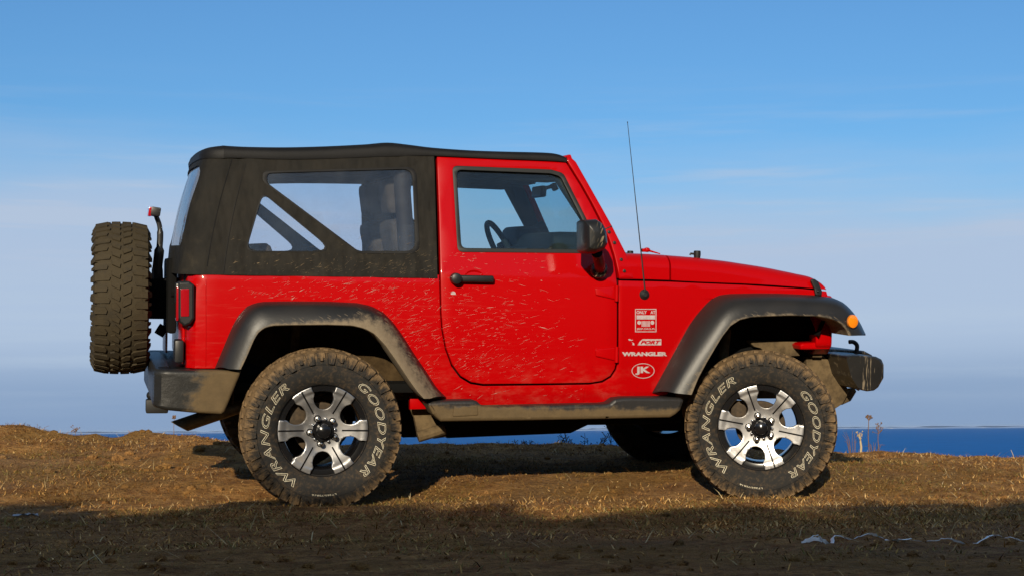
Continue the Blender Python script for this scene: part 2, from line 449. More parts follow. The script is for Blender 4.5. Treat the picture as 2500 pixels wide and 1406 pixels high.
# ================================================================== THE PLACE
#@@PLACE
# ground axes: X to the right of the camera, Z away from it (metres on the flat), measured from the camera's foot
def gw(X, Z): return (CAM.x + X*r0.x + Z*math.sin(YAW), CAM.y + X*r0.y + Z*math.cos(YAW))
def lerp_tab(tab, x):
    if x <= tab[0][0]: return tab[0][1]
    for (a, p), (b, q) in zip(tab, tab[1:]):
        if x <= b:
            t = (x-a)/(b-a); return p+(q-p)*t
    return tab[-1][1]
def sst(a, b, x): t = min(max((x-a)/(b-a), 0), 1); return t*t*(3-2*t)
Z_RIDGE = 12.5
RIDGE = [(-60, .40), (-3.9, .36), (-2.9, .335), (-1.5, .29), (.15, .262), (1.2, .245), (2.1, .205), (2.9, .19), (3.9, .138), (60, .10)]
MOUNDS = [(-3.45, 11.9, .035, .07, .15), (-3.75, 12.1, .03, .06, .1), (-3.05, 12.1, .04, .10, .15), (-2.35, 12.2, .03, .12, .2), (-2.75, 12.2, .03, .07, .12), (-2.15, 11.7, .03, .15, .2), (-3.4, 11.0, .04, .2, .2), (-3.62, 12.0, .11, .20, .30), (-3.28, 12.0, .05, .16, .3), (-2.6, 12.2, .05, .28, .3), (-3.0, 11.2, .05, .35, .3), (-2.0, 11.0, .035, .3, .3), (-3.3, 10.2, .03, .4, .3), (-2.9, 9.2, .04, .5, .25), (3.0, 10.5, .02, .5, .4)]
SH_EDGE = [(-6, 9.9), (-3.3, 9.75), (-2.4, 9.3), (-1.7, 8.5), (-1.2, 8.2), (-.5, 8.15), (.3, 7.9), (1.1, 7.4), (1.7, 7.15), (2.0, 7.3), (2.3, 8.2), (2.6, 9.3), (3.2, 10.2), (6, 10.5)]
TAN_E, TAN_A = math.tan(SUN_EL), math.tan(SUN_AZ-YAW)
def fbm(x, y, s, o=4, seed=0.0):
    v, a = 0.0, 1.0
    for k in range(o): v += a*mnoise.noise((x*s+seed, y*s-seed, seed*.37)); a *= .5; s *= 2.03
    return v
def ground_h(X, Z, fine=True):
    r = lerp_tab(RIDGE, X)
    if Z < Z_RIDGE: t = min(max((Z-8.9)/(Z_RIDGE+.2-8.9), 0), 1); h = r*(1-(1-t)**2)*sst(8.75, 9.5, Z)
    else:
        d = Z-Z_RIDGE; h = r - .05*d - .10*d*d if d < 2.5 else r - .75 - .55*(d-2.5)
        if h < -24: h = -24
    for mx, mz, a, sx, sz in MOUNDS:
        q = ((X-mx)/sx)**2+((Z-mz)/sz)**2
        if q < 9: h += a*math.exp(-q)
    if Z < -2.2:                                    # unseen bank added behind the camera, shaped to cast the foreground shadow
        zb = 9.0; crest_x = X + (8.5+zb)*TAN_A
        top = TAN_E*(lerp_tab(SH_EDGE, crest_x)+zb)/math.sqrt(1+TAN_A**2)*1.0
        top += .10*fbm(X, 0, 1.5, 3, 4.4) - .16
        if Z > -zb: h += top*sst(-2.2, -zb, Z)
        else: h += top*(1-.25*sst(-zb, -zb-20, Z))
    if fine and 3.0 < Z < 15 and abs(X) < 6:
        h += .016*fbm(X, Z, 1.1, 3, 2.0) + .010*fbm(X, Z, 6.0, 4, 7.0)*(1 + .8*sst(9.5, 11.5, Z))
        # pressed flat where the tyres stand
        for tx, tz in ((-.96, 8.65), (1.42, 9.2)):
            q = ((X-tx)/.45)**2+((Z-tz)/.45)**2
            if q < 5: h = h*(1-math.exp(-q*q)) + .002*math.exp(-q*q) + .020*math.exp(-((math.sqrt(q)-1.0)/.28)**2)*(.6+.8*fbm(X, Z, 9, 2, 5.0))
    return h
def axis(bands):
    out = []
    for a, b, st in bands:
        n = max(1, int(round((b-a)/st))); out += [a+(b-a)*k/n for k in range(n)]
    out.append(bands[-1][1]); return out
XS = axis([(-400, -60, 40), (-60, -12, 4), (-12, -5, .5), (-5, 5, .045), (5, 12, .5), (12, 60, 4), (60, 400, 40)])
ZS = axis([(-300, -40, 40), (-40, -12, 3), (-12, -8, .3), (-8, 3.6, .5), (3.6, 9, .05), (9, 13.2, .035), (13.2, 15, .12), (15, 60, 3)])
gverts = np.empty((len(ZS)*len(XS), 3)); HT = np.empty((len(ZS), len(XS)))
for j, Z in enumerate(ZS):
    for i, X in enumerate(XS):
        h = ground_h(X, Z); x, y = gw(X, Z); gverts[j*len(XS)+i] = (x, y, h); HT[j, i] = h
nx, nz = len(XS), len(ZS)
ii, jj = np.meshgrid(np.arange(nx-1), np.arange(nz-1)); q = (jj*nx+ii).ravel()
gf = np.stack([q, q+1, q+nx+1, q+nx], 1)
me = bpy.data.meshes.new('ground'); me.from_pydata(gverts.tolist(), [], gf.tolist())
for p in me.polygons: p.use_smooth = True
def make_ground():
    t = NT('dry_soil'); co = t.coord()
    n1 = t.noise(co, .9, 5, .6); n2 = t.noise(co, 6, 6, .7); n3 = t.noise(co, 60, 4, .7)
    n5 = t.noise(co, .55, 3, .5)
    st = t.noise(t.mapping(co, (40, 14, 30), (0, 0, R_(20))), 2.5, 4, .7)
    c = t.mix(t.ramp(n2, .3, .7), (.28, .122, .042), (.72, .385, .135))
    c = t.mix(t.math('MULTIPLY', t.ramp(n1, .45, .62), .6), c, (.34, .19, .050))       # thin turf
    c = t.mix(t.math('MULTIPLY', t.ramp(n5, .50, .62), .4), c, (.30, .20, .12))        # grey trodden patches
    c = t.mix(t.math('MULTIPLY', t.ramp(st, .56, .70), .55), c, (.74, .48, .165))          # chopped straw
    c = t.mix(t.math('MULTIPLY', t.ramp(n3, .42, .25), .8), c, (.06, .032, .012))
    n6 = t.noise(t.mapping(co, (1, 1.6, 1), (0, 0, R_(14))), 26, 5, .75)
    c = t.mix(t.math('MULTIPLY', t.ramp(n6, .50, .34), .75), c, (.085, .042, .014))       # darker in the hollows
    c = t.mix(t.math('MULTIPLY', t.ramp(n6, .60, .72), .5), c, (.80, .55, .24))
    t.base(c, .95, 0, .12)
    t.bump(t.math('ADD', t.math('ADD', t.math('MULTIPLY', n3, .5), t.math('MULTIPLY', n6, 1.1)), t.math('ADD', n2, t.math('MULTIPLY', st, .8))), 1.0, .05)
    return t.m
me.materials.append(make_ground())
ground = bpy.data.objects.new('ground', me); COL.objects.link(ground); ground['kind'] = 'structure'
XSA, ZSA = np.array(XS), np.array(ZS)
def hgrid(X, Z):
    i = np.clip(np.searchsorted(XSA, X)-1, 0, nx-2); j = np.clip(np.searchsorted(ZSA, Z)-1, 0, nz-2)
    a = (X-XSA[i])/(XSA[i+1]-XSA[i]); b = (Z-ZSA[j])/(ZSA[j+1]-ZSA[j])
    return (HT[j, i]*(1-a)+HT[j, i+1]*a)*(1-b)+(HT[j+1, i]*(1-a)+HT[j+1, i+1]*a)*b

# unseen scrub added along the bank top to break up its shadow edge
g = np.random.default_rng(21); n = 16000
bx_ = (g.random(n)-.5)*16 - 2.2; t_ = g.random(n)**1.6
ok = np.array([fbm(x_, 0, 1.1, 3, 3.3) > -.35+.75*h_ for x_, h_ in zip(bx_, t_)]); bx_, t_ = bx_[ok], t_[ok]; n = len(bx_)
bz_ = -9.0+(g.random(n)-.5)*.7; hh_ = np.array([ground_h(a, b_) for a, b_ in zip(bx_, bz_)]) + .62*t_
c_ = np.stack([CAM.x+bx_*r0.x+bz_*math.sin(YAW), CAM.y+bx_*r0.y+bz_*math.cos(YAW), hh_], 1)
d1 = g.normal(size=(n, 3)); d1 /= np.linalg.norm(d1, axis=1)[:, None]; d2 = np.cross(d1, g.normal(size=(n, 3))); d2 /= np.linalg.norm(d2, axis=1)[:, None]
L_ = (.04+.07*g.random(n))[:, None]; V_ = np.stack([c_-d1*L_, c_+d2*L_*.35, c_+d1*L_, c_-d2*L_*.35], 1).reshape(-1, 3)
mb_ = bpy.data.meshes.new('unseen_bank_scrub'); mb_.from_pydata(V_.tolist(), [], np.arange(4*n).reshape(-1, 4).tolist())
t = NT('unseen_scrub_leaves'); t.base((.06, .07, .025), .8, 0, .2); mb_.materials.append(t.m)
o = bpy.data.objects.new('unseen_bank_scrub', mb_); COL.objects.link(o); tag(o, 'unseen low scrub added on the bank to dapple its shadow edge', 'scrub', kind='stuff')

SEA_Z = -22.0
def make_sea():
    t = NT('sea_water'); co = t.coord()
    n = t.noise(t.mapping(co, (.012, .035, .1), (0, 0, R_(14))), 1, 8, .75)
    t.base(t.mix(t.ramp(n, .35, .65), (.0006, .105, .38), (.001, .15, .50)), .6, 0, .05)
    return t.m
b = MB(); S = 60000
for y0, y1 in ((-200, 400), (400, 3000), (3000, 60000)):
    b.poly([gw(-S, y0) + (SEA_Z,), gw(S, y0) + (SEA_Z,), gw(S, y1) + (SEA_Z,), gw(-S, y1) + (SEA_Z,)])
sea = b.build('sea', make_sea(), smooth=0, recalc=False); sea['kind'] = 'structure'
# the low far shore: a thin strip of land with pale buildings along the water
def make_shore():
    t = NT('far_shore'); co = t.coord()
    n = t.noise(t.mapping(co, (.006, .006, .05)), 1, 3, .6)
    t.base(t.mix(t.ramp(n, .60, .72), (.105, .165, .30), (.27, .28, .31)), .9, 0, .1); return t.m  # distance haze is painted into the land's bluish base colour
b = MB(); rows = [[], [], []]
for k in range(241):
    X = -9000 + 18000*k/240; n = mnoise.noise((k*.22, 0, 0)) + .5*mnoise.noise((k*.9, 3, 0))
    hh = max(2, 16 + 14*n)
    rows[0].append(gw(X, 19000) + (SEA_Z-1,)); rows[1].append(gw(X, 19000) + (SEA_Z+hh,)); rows[2].append(gw(X, 20500) + (SEA_Z+hh*1.3,))
b.quadgrid(rows); shore = b.build('far_shore', make_shore(), smooth=0); shore['kind'] = 'structure'

# ---- grass and straw: nobody could count it
def blades(name, n, zlo, zhi, mask, hlo, hhi, wid, lean, cols, label_kind='stuff', bow=.5, seed=1):
    g = np.random.default_rng(seed)
    Z = zlo+(zhi-zlo)*np.sqrt(g.random(n)*(1)+0)*1.0; X = (g.random(n)-.5)*(Z*.66+.5)
    keep = np.array([mask(x, z, r) for x, z, r in zip(X, Z, g.random(n))]); X, Z = X[keep], Z[keep]; n = len(X)
    h0 = hgrid(X, Z); x = CAM.x+X*r0.x+Z*math.sin(YAW); y = CAM.y+X*r0.y+Z*math.cos(YAW)
    H = hlo+(hhi-hlo)*g.random(n)**2; a = g.random(n)*2*np.pi; ln = lean[0]+(lean[1]-lean[0])*g.random(n)
    dx, dy = np.cos(a), np.sin(a); px_, py_ = -dy, dx; w = wid*(.6+.8*g.random(n))
    base = np.stack([x, y, h0-.004], 1); d = np.stack([dx, dy, 0*dx], 1); pr = np.stack([px_, py_, 0*dx], 1)
    up = np.array([0, 0, 1.0])
    cl, sl = np.cos(ln)[:, None], np.sin(ln)[:, None]; Hc = H[:, None]
    mid = base + (up*cl+d*sl)*Hc*.55
    l2 = np.clip(ln+bow*g.random(n), 0, 1.62); tip = mid + (up*np.cos(l2)[:, None]+d*np.sin(l2)[:, None])*Hc*.5
    tip[:, 2] = np.maximum(tip[:, 2], h0+.003)
    W = (w/2)[:, None]
    V = np.stack([base-pr*W, base+pr*W, mid+pr*W*.8, mid-pr*W*.8, tip], 1).reshape(-1, 3)
    k = np.arange(n)*5
    faces = np.concatenate([np.stack([k, k+1, k+2, k+3], 1).ravel(), np.stack([k+3, k+2, k+4], 1).ravel()])
    starts = np.concatenate([np.arange(n)*4, 4*n+np.arange(n)*3]); totals = np.concatenate([np.full(n, 4), np.full(n, 3)])
    m = bpy.data.meshes.new(name); m.vertices.add(5*n); m.vertices.foreach_set('co', V.ravel())
    m.loops.add(7*n); m.loops.foreach_set('vertex_index', faces.astype(np.int32))
    m.polygons.add(2*n); m.polygons.foreach_set('loop_start', starts.astype(np.int32))
    try: m.polygons.foreach_set('loop_total', totals.astype(np.int32))
    except Exception: pass
    ca = np.array(cols); pick = g.integers(0, len(ca), n); c = ca[pick]*(.75+.5*g.random(n))[:, None]
    cc = np.concatenate([np.repeat(c, 5, 0), np.ones((5*n, 1))], 1)
    at = m.color_attributes.new('tint', 'FLOAT_COLOR', 'POINT'); at.data.foreach_set('color', cc.ravel().astype(np.float32))
    m.update(calc_edges=True); m.validate()
    t = NT(name+'_blades'); at = t.n.new('ShaderNodeAttribute'); at.attribute_name = 'tint'
    t.base(at.outputs['Color'], .8, 0, .2)
    m.materials.append(t.m); o = bpy.data.objects.new(name, m); COL.objects.link(o); o['kind'] = 'stuff'; return o
TYRES = ((-.96, 8.72), (1.42, 9.3))
def clear(x, z): return all(((x-a)/.20)**2+((z-b)/.16)**2 > 1 for a, b in TYRES)
def m_straw(x, z, r): return clear(x, z) and r < .16+1.7*max(0, fbm(x, z*1.7, .85, 4, 1.0)+.10)+.45*math.exp(-((z-8.7)/.8)**2)*(x > -.7)
def m_green(x, z, r): return clear(x, z) and r < 2.4*max(0, fbm(x, z*1.7, .9, 4, 9.0)-.02)+.55*math.exp(-((z-7.2)/.7)**2)*(x > -1.5)
o = blades('dry_grass', 230000, 4.2, 12.6, m_straw, .012, .055, .0042, (.85, 1.53), [(.62, .355, .11), (.50, .255, .07), (.76, .50, .21), (.25, .115, .04), (.48, .225, .06), (.14, .063, .022), (.38, .215, .06)], seed=2)
tag(o, 'short dry straw-coloured grass matted over the trampled soil', 'dry grass')
o = blades('green_grass', 170000, 4.2, 11.0, m_green, .014, .062, .0034, (.9, 1.53), [(.19, .17, .04), (.30, .205, .05), (.14, .125, .03), (.43, .265, .07), (.48, .30, .10)], seed=3)
tag(o, 'thin green grass growing in patches between the straw', 'grass')
o = blades('straw_stalks', 2600, 4.2, 12.4, lambda x, z, r: clear(x, z), .05, .15, .0034, (.9, 1.55), [(.46, .33, .15), (.30, .20, .09), (.55, .43, .23)], seed=5)
tag(o, 'long loose straw stalks lying scattered over the ground', 'straw')
b = MB(); g = random.Random(11)
for k in range(2600):
    Z = g.uniform(4.4, 12.4); X = g.uniform(-.33, .33)*Z
    if not clear(X, Z) or fbm(X, Z*1.7, .85, 4, 1.0) > .12 or g.random() < (.4 if X > -1.2 else .0): continue
    r = .004+.020*g.random()**3*(1.7 if X < -1.4 and Z > 9 else .8); x, y = gw(X, Z); h = ground_h(X, Z)
    b2 = bmesh.new(); bmesh.ops.create_icosphere(b2, subdivisions=1, radius=r)
    for v in b2.verts: v.co = v.co*g.uniform(.7, 1.25)
    b.merge(b2, Matrix.Translation((x, y, h+r*.2)) @ Matrix.Diagonal((1.2, 1, .7, 1)))
o = b.build('soil_clods', me.materials[0], smooth=0, recalc=False); tag(o, 'small loose clods of dry soil scattered over the bare ground', 'clods', kind='stuff')

# ================================================================== THE CAR
#@@CAR
car = empty('off_road_car', None, PIV+SHIFT-RM @ PIV); car.rotation_euler = (LEAN, 0, 0)
tag(car, 'red two-door off-road car with black canvas top parked on the clifftop grass', 'car')

# ---- outlines of the door in the photograph
DOOR = [(1067, 383), (1072, 520), (1076, 672), (1078, 760), (1081, 802), (1090, 850), (1105, 890), (1125, 917), (1150, 932), (1180, 937), (1310, 936), (1440, 934), (1470, 929), (1490, 917), (1501, 900), (1506, 878),
        (1507, 780), (1506.5, 690), (1502, 655), (1496, 625), (1485, 590), (1473, 559), (1458, 529), (1440, 494), (1417, 453), (1400, 426), (1382, 397), (1310, 393), (1200, 388)]
WIN = [(1106, 407), (1345, 416.5), (1374, 425), (1432, 540), (1434, 617), (1119, 614)]
door_o = [P2(u, v) for u, v in DOOR]
win_r = [.03, .05, .045, .03, .03, .03]
win_o = fillet([P2(u, v) for u, v in WIN], win_r)
door = MB(); door.sheet(door_o, [win_o], on_side(), .05, .006, .07); door = door.build('door', M['red'], car)
def inset(px, d):
    c = Vector((sum(p[0] for p in px)/len(px), sum(p[1] for p in px)/len(px))); out = []
    n = len(px)
    for i in range(n):
        p = Vector(px[i]); a = (p-Vector(px[i-1])).normalized(); b = (Vector(px[(i+1) % n])-p).normalized()
        na, nb = Vector((-a.y, a.x)), Vector((-b.y, b.x)); k = (na+nb)
        k = k/max(k.dot(na), .3)
        out.append(tuple(p+k*d))
    return out
gl_in = fillet([P2(u, v) for u, v in inset(WIN, 8)], win_r)
b = MB(); b.sheet(fillet([P2(u, v) for u, v in inset(WIN, -2)], win_r), [gl_in], on_side(.004), .03, .003, .08); b.build('window_seal', M['rubber_black'], door)
b = MB(); b.sheet(fillet([P2(u, v) for u, v in inset(WIN, 4)], win_r), [], on_side(-.016), .005, .001, .12); b.build('window_glass', M['glass'], door)
# inner trim of the door, dark
b = MB(); b.sheet(fillet([P2(u, v) for u, v in ((1085, 618), (1490, 620), (1495, 890), (1460, 915), (1170, 920), (1100, 850))], .05), [], on_side(-.052), .03, .01, 0.15); b.build('door_trim', M['interior'], door)
# handle, lock, hinges
b = MB(); hy = side_off(.028)
b.lathe([(-.034, 0), (-.034, .022), (-.030, .028), (0.012, .030)], 20, pix(1112.5, 680, hy)+Vector((0, 0.0, 0)))
pa, pb = pix(1112, 680, hy), pix(1200, 681.5, hy)
mid = (pa+pb)/2
b.box(mid+Vector((.012, .0, 0)), ((pb-pa).length, .028, .037), Matrix.Rotation(-math.atan2(pb.z-pa.z, pb.x-pa.x), 3, 'Y'), .012, 1, 3)
b.build('door_handle', M['plastic'], door)
b = MB(); P0 = pix(1157, 676, side_off(-.004))
rows = [[P0+Vector((.052*math.cos(math.pi*k/16)*s, -.0052+.018*(1-s), .036*math.sin(math.pi*k/16)*s)) for k in range(17)] for s in (1.0, .85, .5, .05)]
b.quadgrid(rows); b.build('handle_recess', M['red_plain'], door)
b = MB(); b.lathe([(-.006, 0), (-.006, .013), (.004, .0155)], 18, pix(1106, 717)); b.build('door_lock', M['silver_decal'], door)
for v in (717, 866):
    b = MB(); c = pix(1505.5, v-1, side_off(.012)); b.tube([c+Vector((0, 0, -.042)), c+Vector((0, 0, .042))], .0115, 12)
    pl = [P2(1452, v-14), (P2(1500, v-18)), P2(1503, v+14), P2(1454, v+3)]
    b.sheet(fillet(pl, .008), [], on_side(.010), .011, .004, 0); b.build('hinge', M['red_plain'], door)
# wing mirror: housing, glass side, arm and ball base
b = MB(); Ym = -1.02
ol = [(1417, 538), (1449, 536), (1464, 547), (1472, 565), (1475, 596), (1467, 611), (1444, 620), (1424, 619), (1418, 614)]
op = [P2(u, v, Ym) for u, v in ol]
of = fillet(op, .014, 4); mcx, mcz = sum(p[0] for p in of)/len(of), sum(p[1] for p in of)/len(of)
V = b.quadgrid([[Vector((mcx+(x-mcx)*k+dx, Ym+dy, mcz+(z-mcz)*k)) for x, z in of] for k, dy, dx in ((.30, -.112, -.004), (.68, -.106, -.004), (.90, -.085, -.002), (1.0, -.045, 0), (1.0, .04, 0), (.95, .085, 0), (.8, .10, 0))], close=True)
b.face(V[0]); b.face(V[-1])
b2 = pix(1458, 618, -.97); b3 = pix(1463, 640, -.90); b4 = pix(1465, 660, -.79)
b.tube(catmull([b2, b3, b3.lerp(b4, .5), b4], 5), .030, 14)
b.ball(pix(1463, 658, -.80), .049, 20, 12, (1, .7, 1.0))
t_ = NT('mirror_plastic'); co = t_.coord(); fl = t_.math('MULTIPLY', flecks(t_, co, R_(68), 24, 130, .75, 4, .45), t_.math('MULTIPLY', t_.ramp(t_.sep(co)[0], pix(1440, 580, Ym).x, pix(1470, 580, Ym).x, .05, 1), t_.ramp(t_.noise(co, 12, 3), .35, .55)))
t_.base(t_.mix(fl, (.011, .011, .011), (.36, .28, .17)), .38, 0, .45)
b.build('side_mirror', t_.m, door)

# ---- body tub: side, rear corner and half the tail, as one bent plate; the far half is its mirror image
XC = pix(497, 780).x; RC = .085; ARC = RC*math.pi/2; WT = .77-RC
def tub_map(a, z, c):
    if a >= XC: return Vector((a, side_y(a, z)-c, z))
    d = XC-a; ys = side_y(XC, z); rr = RC+c
    if d < ARC:
        t = d/RC; return Vector((XC-rr*math.sin(t), ys+RC-rr*math.cos(t), z))
    return Vector((XC-RC-c, ys+RC+(d-ARC), z))
XT = XC-RC                                        # the tail's plane
AC = XC-ARC-WT+.003
zt_, zb_ = pix(700, 671).z, pix(470, 899).z
tub = [(AC, zt_), (XC, zt_)] + [P2(u, v) for u, v in [(700, 671), (1072.5, 671), (1075, 762), (1078, 804), (1087, 852), (1102, 893), (1123, 921), (1149, 936.5), (1180, 941.5), (1310, 940), (1440, 938), (1472, 933), (1493, 920.5), (1505, 902), (1510, 879), (1511, 780), (1510.5, 685),
        (1636, 688), (1701, 691), (1822, 696), (1957, 705), (2018, 711), (2026, 740), (1957, 744), (1890, 744), (1835, 746), (1800, 754), (1772, 772), (1740, 806), (1705, 855), (1670, 895), (1630, 962), (1595, 984), (1422, 989), (1173, 991), (1094, 989),
        (1066, 966), (1040, 925), (1005, 865), (975, 815), (945, 780), (900, 757), (860, 750), (700, 748), (650, 750), (618, 765), (592, 798), (570, 845), (545, 899)]] + [(XC, zb_), (AC, zb_)]
b = MB(); b.sheet(tub, [], tub_map, .022, .004, .06); body = b.build('body', M['red'], car); bodyf = mirror(body)
# sill panel seam under the door
for u in (1205, 1424):
    b = MB(); b.sheet([P2(u, 943), P2(u+2.4, 943), P2(u+1.2, 979), P2(u-1.2, 979)], [], on_side(.0012), .003, .0005, .03); b.build('panel_seam', M['red_plain'], body)
b = MB(); b.sheet([P2(501, 683), P2(503.2, 683), P2(503.2, 894), P2(501, 894)], [], on_side(.0012), .003, .0005, .06)
b.build('panel_seam', M['red_plain'], body)

# dark shut face behind the door gap
b = MB(); b.sheet([P2(u, v) for u, v in inset(DOOR, -16)], [[P2(u, v) for u, v in inset(DOOR, 14)]], on_side(-.056), .015, .002, .1); jb = b.build('door_jamb', M['under'], body); mirror(jb, bodyf)

# ---- hood and cowl
def hood_rows(st, ygap=0.0):
    rows = []
    for u, vs, vt in st:
        lo = pix(u, vs, side_y); yl = lo.y
        tp = pix(u, vt, lambda x, z: yl+.10); r = min(.075, (tp.z-lo.z)*.8); x = lo.x
        sec = [Vector((x, yl+.02, lo.z)), Vector((x, yl, lo.z+.001))]
        for k in range(9):
            a = math.pi/2*k/8; sec.append(Vector((x, yl+.004+r*1.35*(1-math.cos(a)), tp.z-.006-r+r*math.sin(a))))
        for k in range(1, 7):
            q = k/6; y = yl+.004+r*1.35; sec.append(Vector((x, y+(0-y)*q, tp.z-.006+.004*math.sin(q*math.pi/2))))
        full = sec + [Vector((p.x, -p.y, p.z)) for p in reversed(sec[:-1])]
        rows.append(full)
    return rows
def station(tab, n):
    c = catmull([tuple(map(float, t)) for t in tab], n); return c
hood_st = station([(1638.5, 684.6, 621), (1701, 688, 626), (1778, 691, 634.5), (1822, 692.7, 641), (1880, 696, 650), (1930, 699.5, 660), (1957, 701.6, 666), (1984, 704, 672), (2000, 705.5, 680), (2010, 706.3, 688), (2016, 707, 696)], 4)
b = MB(); rows = hood_rows(hood_st)
V = b.quadgrid(rows)
nose = [Vector((p.x+.012, p.y*.97, rows[-1][0].z+(p.z-rows[-1][0].z)*.55)) for p in rows[-1]]
low = [Vector((p.x+.016, p.y*.97, rows[-1][0].z)) for p in rows[-1]]
b.quadgrid([rows[-1], nose, low])
b.quadgrid([[Vector((p.x, p.y, p.z)) for p in rows[0]], [Vector((p.x, p.y*.96, p.z-.03)) for p in rows[0]]])
hood = b.build('hood', M['red_plain'], car, 40, doubles=1e-4)
cowl_st = station([(1511.5, 681, 617), (1545, 681.5, 616.5), (1590, 682.5, 618), (1634.5, 684.2, 620.5)], 3)
b = MB(); rows = hood_rows(cowl_st); b.quadgrid(rows)
b.quadgrid([rows[-1], [Vector((p.x, p.y*.96, p.z-.03)) for p in rows[-1]]])
b.build('cowl', M['red_plain'], car, 40, doubles=1e-4)
b = MB(); b.sheet(fillet([P2(1975, 682.5), P2(1986, 681), P2(1995, 688), P2(2004, 711), P2(2003, 721), P2(1988, 721), P2(1985, 705)], .012), [], on_side(.022), .02, .006, 0); b.ball(pix(1997, 711, side_off(.024)), .007, 10, 6)
lt = b.build('hood_latch', M['plastic'], hood); mirror(lt)
p = pix(1702, 627, -.60); b = MB(); b.lathe([(-.012, .017), (.012, .020), (.030, .019), (.033, .015), (.033, 0)], 18, p, 'Z'); b.tube([p+Vector((-.01, 0, .014)), p+Vector((-.038, 0, .016)), p+Vector((-.042, 0, .008))], .006, 8); lt = b.build('hood_rest', M['rubber_black'], hood); mirror(lt)
p = pix(1576, 616, -.58); b = MB(); b.ball(p+Vector((.008, 0, .012)), .017, 14, 8, (1.1, 1, .8)); b.box(p+Vector((-.008, 0, .010)), (.03, .03, .02), None, .006); b.tube([p+Vector((.02, 0, .008)), p+Vector((.085, 0, -.008))], [.006, .003], 8); lt = b.build('washer_nozzle', M['red_plain'], hood); mirror(lt)

b = MB(); b.sheet([P2(u, v) for u, v in ((1515, 668), (1640, 672), (1822, 682), (1957, 691), (2008, 697), (2014, 722), (1957, 716), (1822, 706), (1640, 698), (1515, 694))], [], on_side(-.026), .01, .002, .1); hl = b.build('hood_ledge', M['under'], body); mirror(hl, bodyf)

# ---- windscreen frame: pillar plates, header, glass, bolts
pillar = [P2(u, v) for u, v in [(1384.5, 394), (1384, 383), (1395, 386), (1406, 396), (1431, 440), (1470, 509), (1494, 552), (1506, 576), (1528, 619), (1536, 642), (1544, 666), (1546, 679), (1511.5, 679), (1507, 655), (1500, 625), (1489, 590), (1477, 559), (1462, 529), (1444, 494), (1421, 453), (1404, 426)]]
b = MB(); b.sheet(pillar, [], on_side(.004), .085, .006, .07, 3)
wf = b.build('windscreen_frame', M['red_plain'], car); wf2 = mirror(wf)
for (u, v) in ((1487, 567), (1500, 593), (1516.5, 634), (1524, 662)):
    b = MB(); c = pix(u, v, side_off(.005)); b.lathe([(-.005, 0), (-.006, .004), (-.004, .009), (.003, .010)], 12, c); bo = b.build('bolt', M['rubber_black'], wf); mirror(bo, wf2)
b = MB(); c = P2(1476, 559), P2(1496, 551), P2(1497, 554), P2(1477, 562)
b.sheet([P2(1474, 559.2), P2(1493, 551.3), P2(1494, 553.6), P2(1475, 561.6)], [], on_side(.0055), .003, .0005, 0); b.build('frame_seam', M['rubber_black'], wf)
hp = pix(1393, 388, side_y); y0 = hp.y+.03
b = MB(); b.box((hp.x-.005, 0, hp.z-.015), (.06, 2*abs(y0), .07), Matrix.Rotation(R_(-20), 3, 'Y'), .012); b.build('windscreen_header', M['red_plain'], car)
w1, w0 = pix(1404, 400, side_y), pix(1524, 622, side_y)
b = MB(); rows = []
for k in range(7):
    q = k/6; p = w0.lerp(w1, q); row = []
    for j in range(13):
        s = -1+2*j/12; row.append(Vector((p.x-.02+.03*(1-s*s), (p.y+.06)*-s, p.z)))
    rows.append(row)
b.quadgrid(rows); wg = b.build('windscreen_glass', M['glass'], car)

# ---- soft top: side, rounded rear corner and rear curtain bent from one cloth, with window openings
XB = pix(1071, 520).x
c_top, c_bot = pix(548, 386, side_y), pix(492, 668, side_y)
def xc_top(z):
    t = (z-c_bot.z)/(c_top.z-c_bot.z); return c_bot.x+(c_top.x-c_bot.x)*t - .025*math.sin(math.pi*min(max(t, 0), 1))
RS = .115; ARS = RS*math.pi/2
def top_map(a, z, c):
    xc = xc_top(z); ys = side_y(0, z)-.006
    if a >= xc:
        k_ = min(1, abs(XB-a)/.1); q1 = (a-xc)*1.0+(z-1.2)*.55
        w = (.009*mnoise.noise((a*5, z*2.2, 3.0)) + .008*math.sin(q1*38)*math.exp(-((a-xc-.10)/.10)**2)*math.exp(-((z-1.72)/.16)**2) + .004*math.sin((a*.8-z)*45)*math.exp(-((a-XB+.12)/.12)**2)*math.exp(-((z-1.77)/.07)**2)
             + .005*mnoise.noise((a*12, z*4, 8.0)))*min(1, (a-xc)/.05+.3)*k_
        return Vector((a, ys-c+w, z))
    d = xc-a; rr = RS+c
    if d < ARS:
        t = d/RS; return Vector((xc-rr*math.sin(t), ys+RS-rr*math.cos(t), z))
    y = ys+RS+(d-ARS); bul = .016*(1-(y/(ys+RS))**2)
    return Vector((xc-RS-c-bul, y, z))
def a_of_y(y, z): return xc_top(z)-ARS-(y-(side_y(0, z)-.006)-RS)
zb0, zt0 = pix(800, 675.5).z, pix(800, 373, side_y).z
wb, wt = pix(462, 600, -.5).z, pix(500, 392, -.5).z-.03
def col(y, z0, z1, n=8): return [(a_of_y(y, z0+(z1-z0)*k/n)+.001, z0+(z1-z0)*k/n) for k in range(n+1)]
yw = -.50
out = [(XB, zb0)]
out += [(XB+(a_of_y(0, zb0)-XB)*k/20, zb0) for k in range(1, 20)] + [(a_of_y(0, zb0), zb0)]
def aw(z): return xc_top(z)-ARS*(.80-.22*(z-wb)/(wt-wb)) - .02*math.sin(math.pi*(z-wb)/(wt-wb))*0
zm = (wb+wt)/2
out += [(a_of_y(0, wb), wb)] + fillet([(a_of_y(-.2, wb), wb), (aw(wb), wb), (aw(zm), zm)], [0, .06, 0])
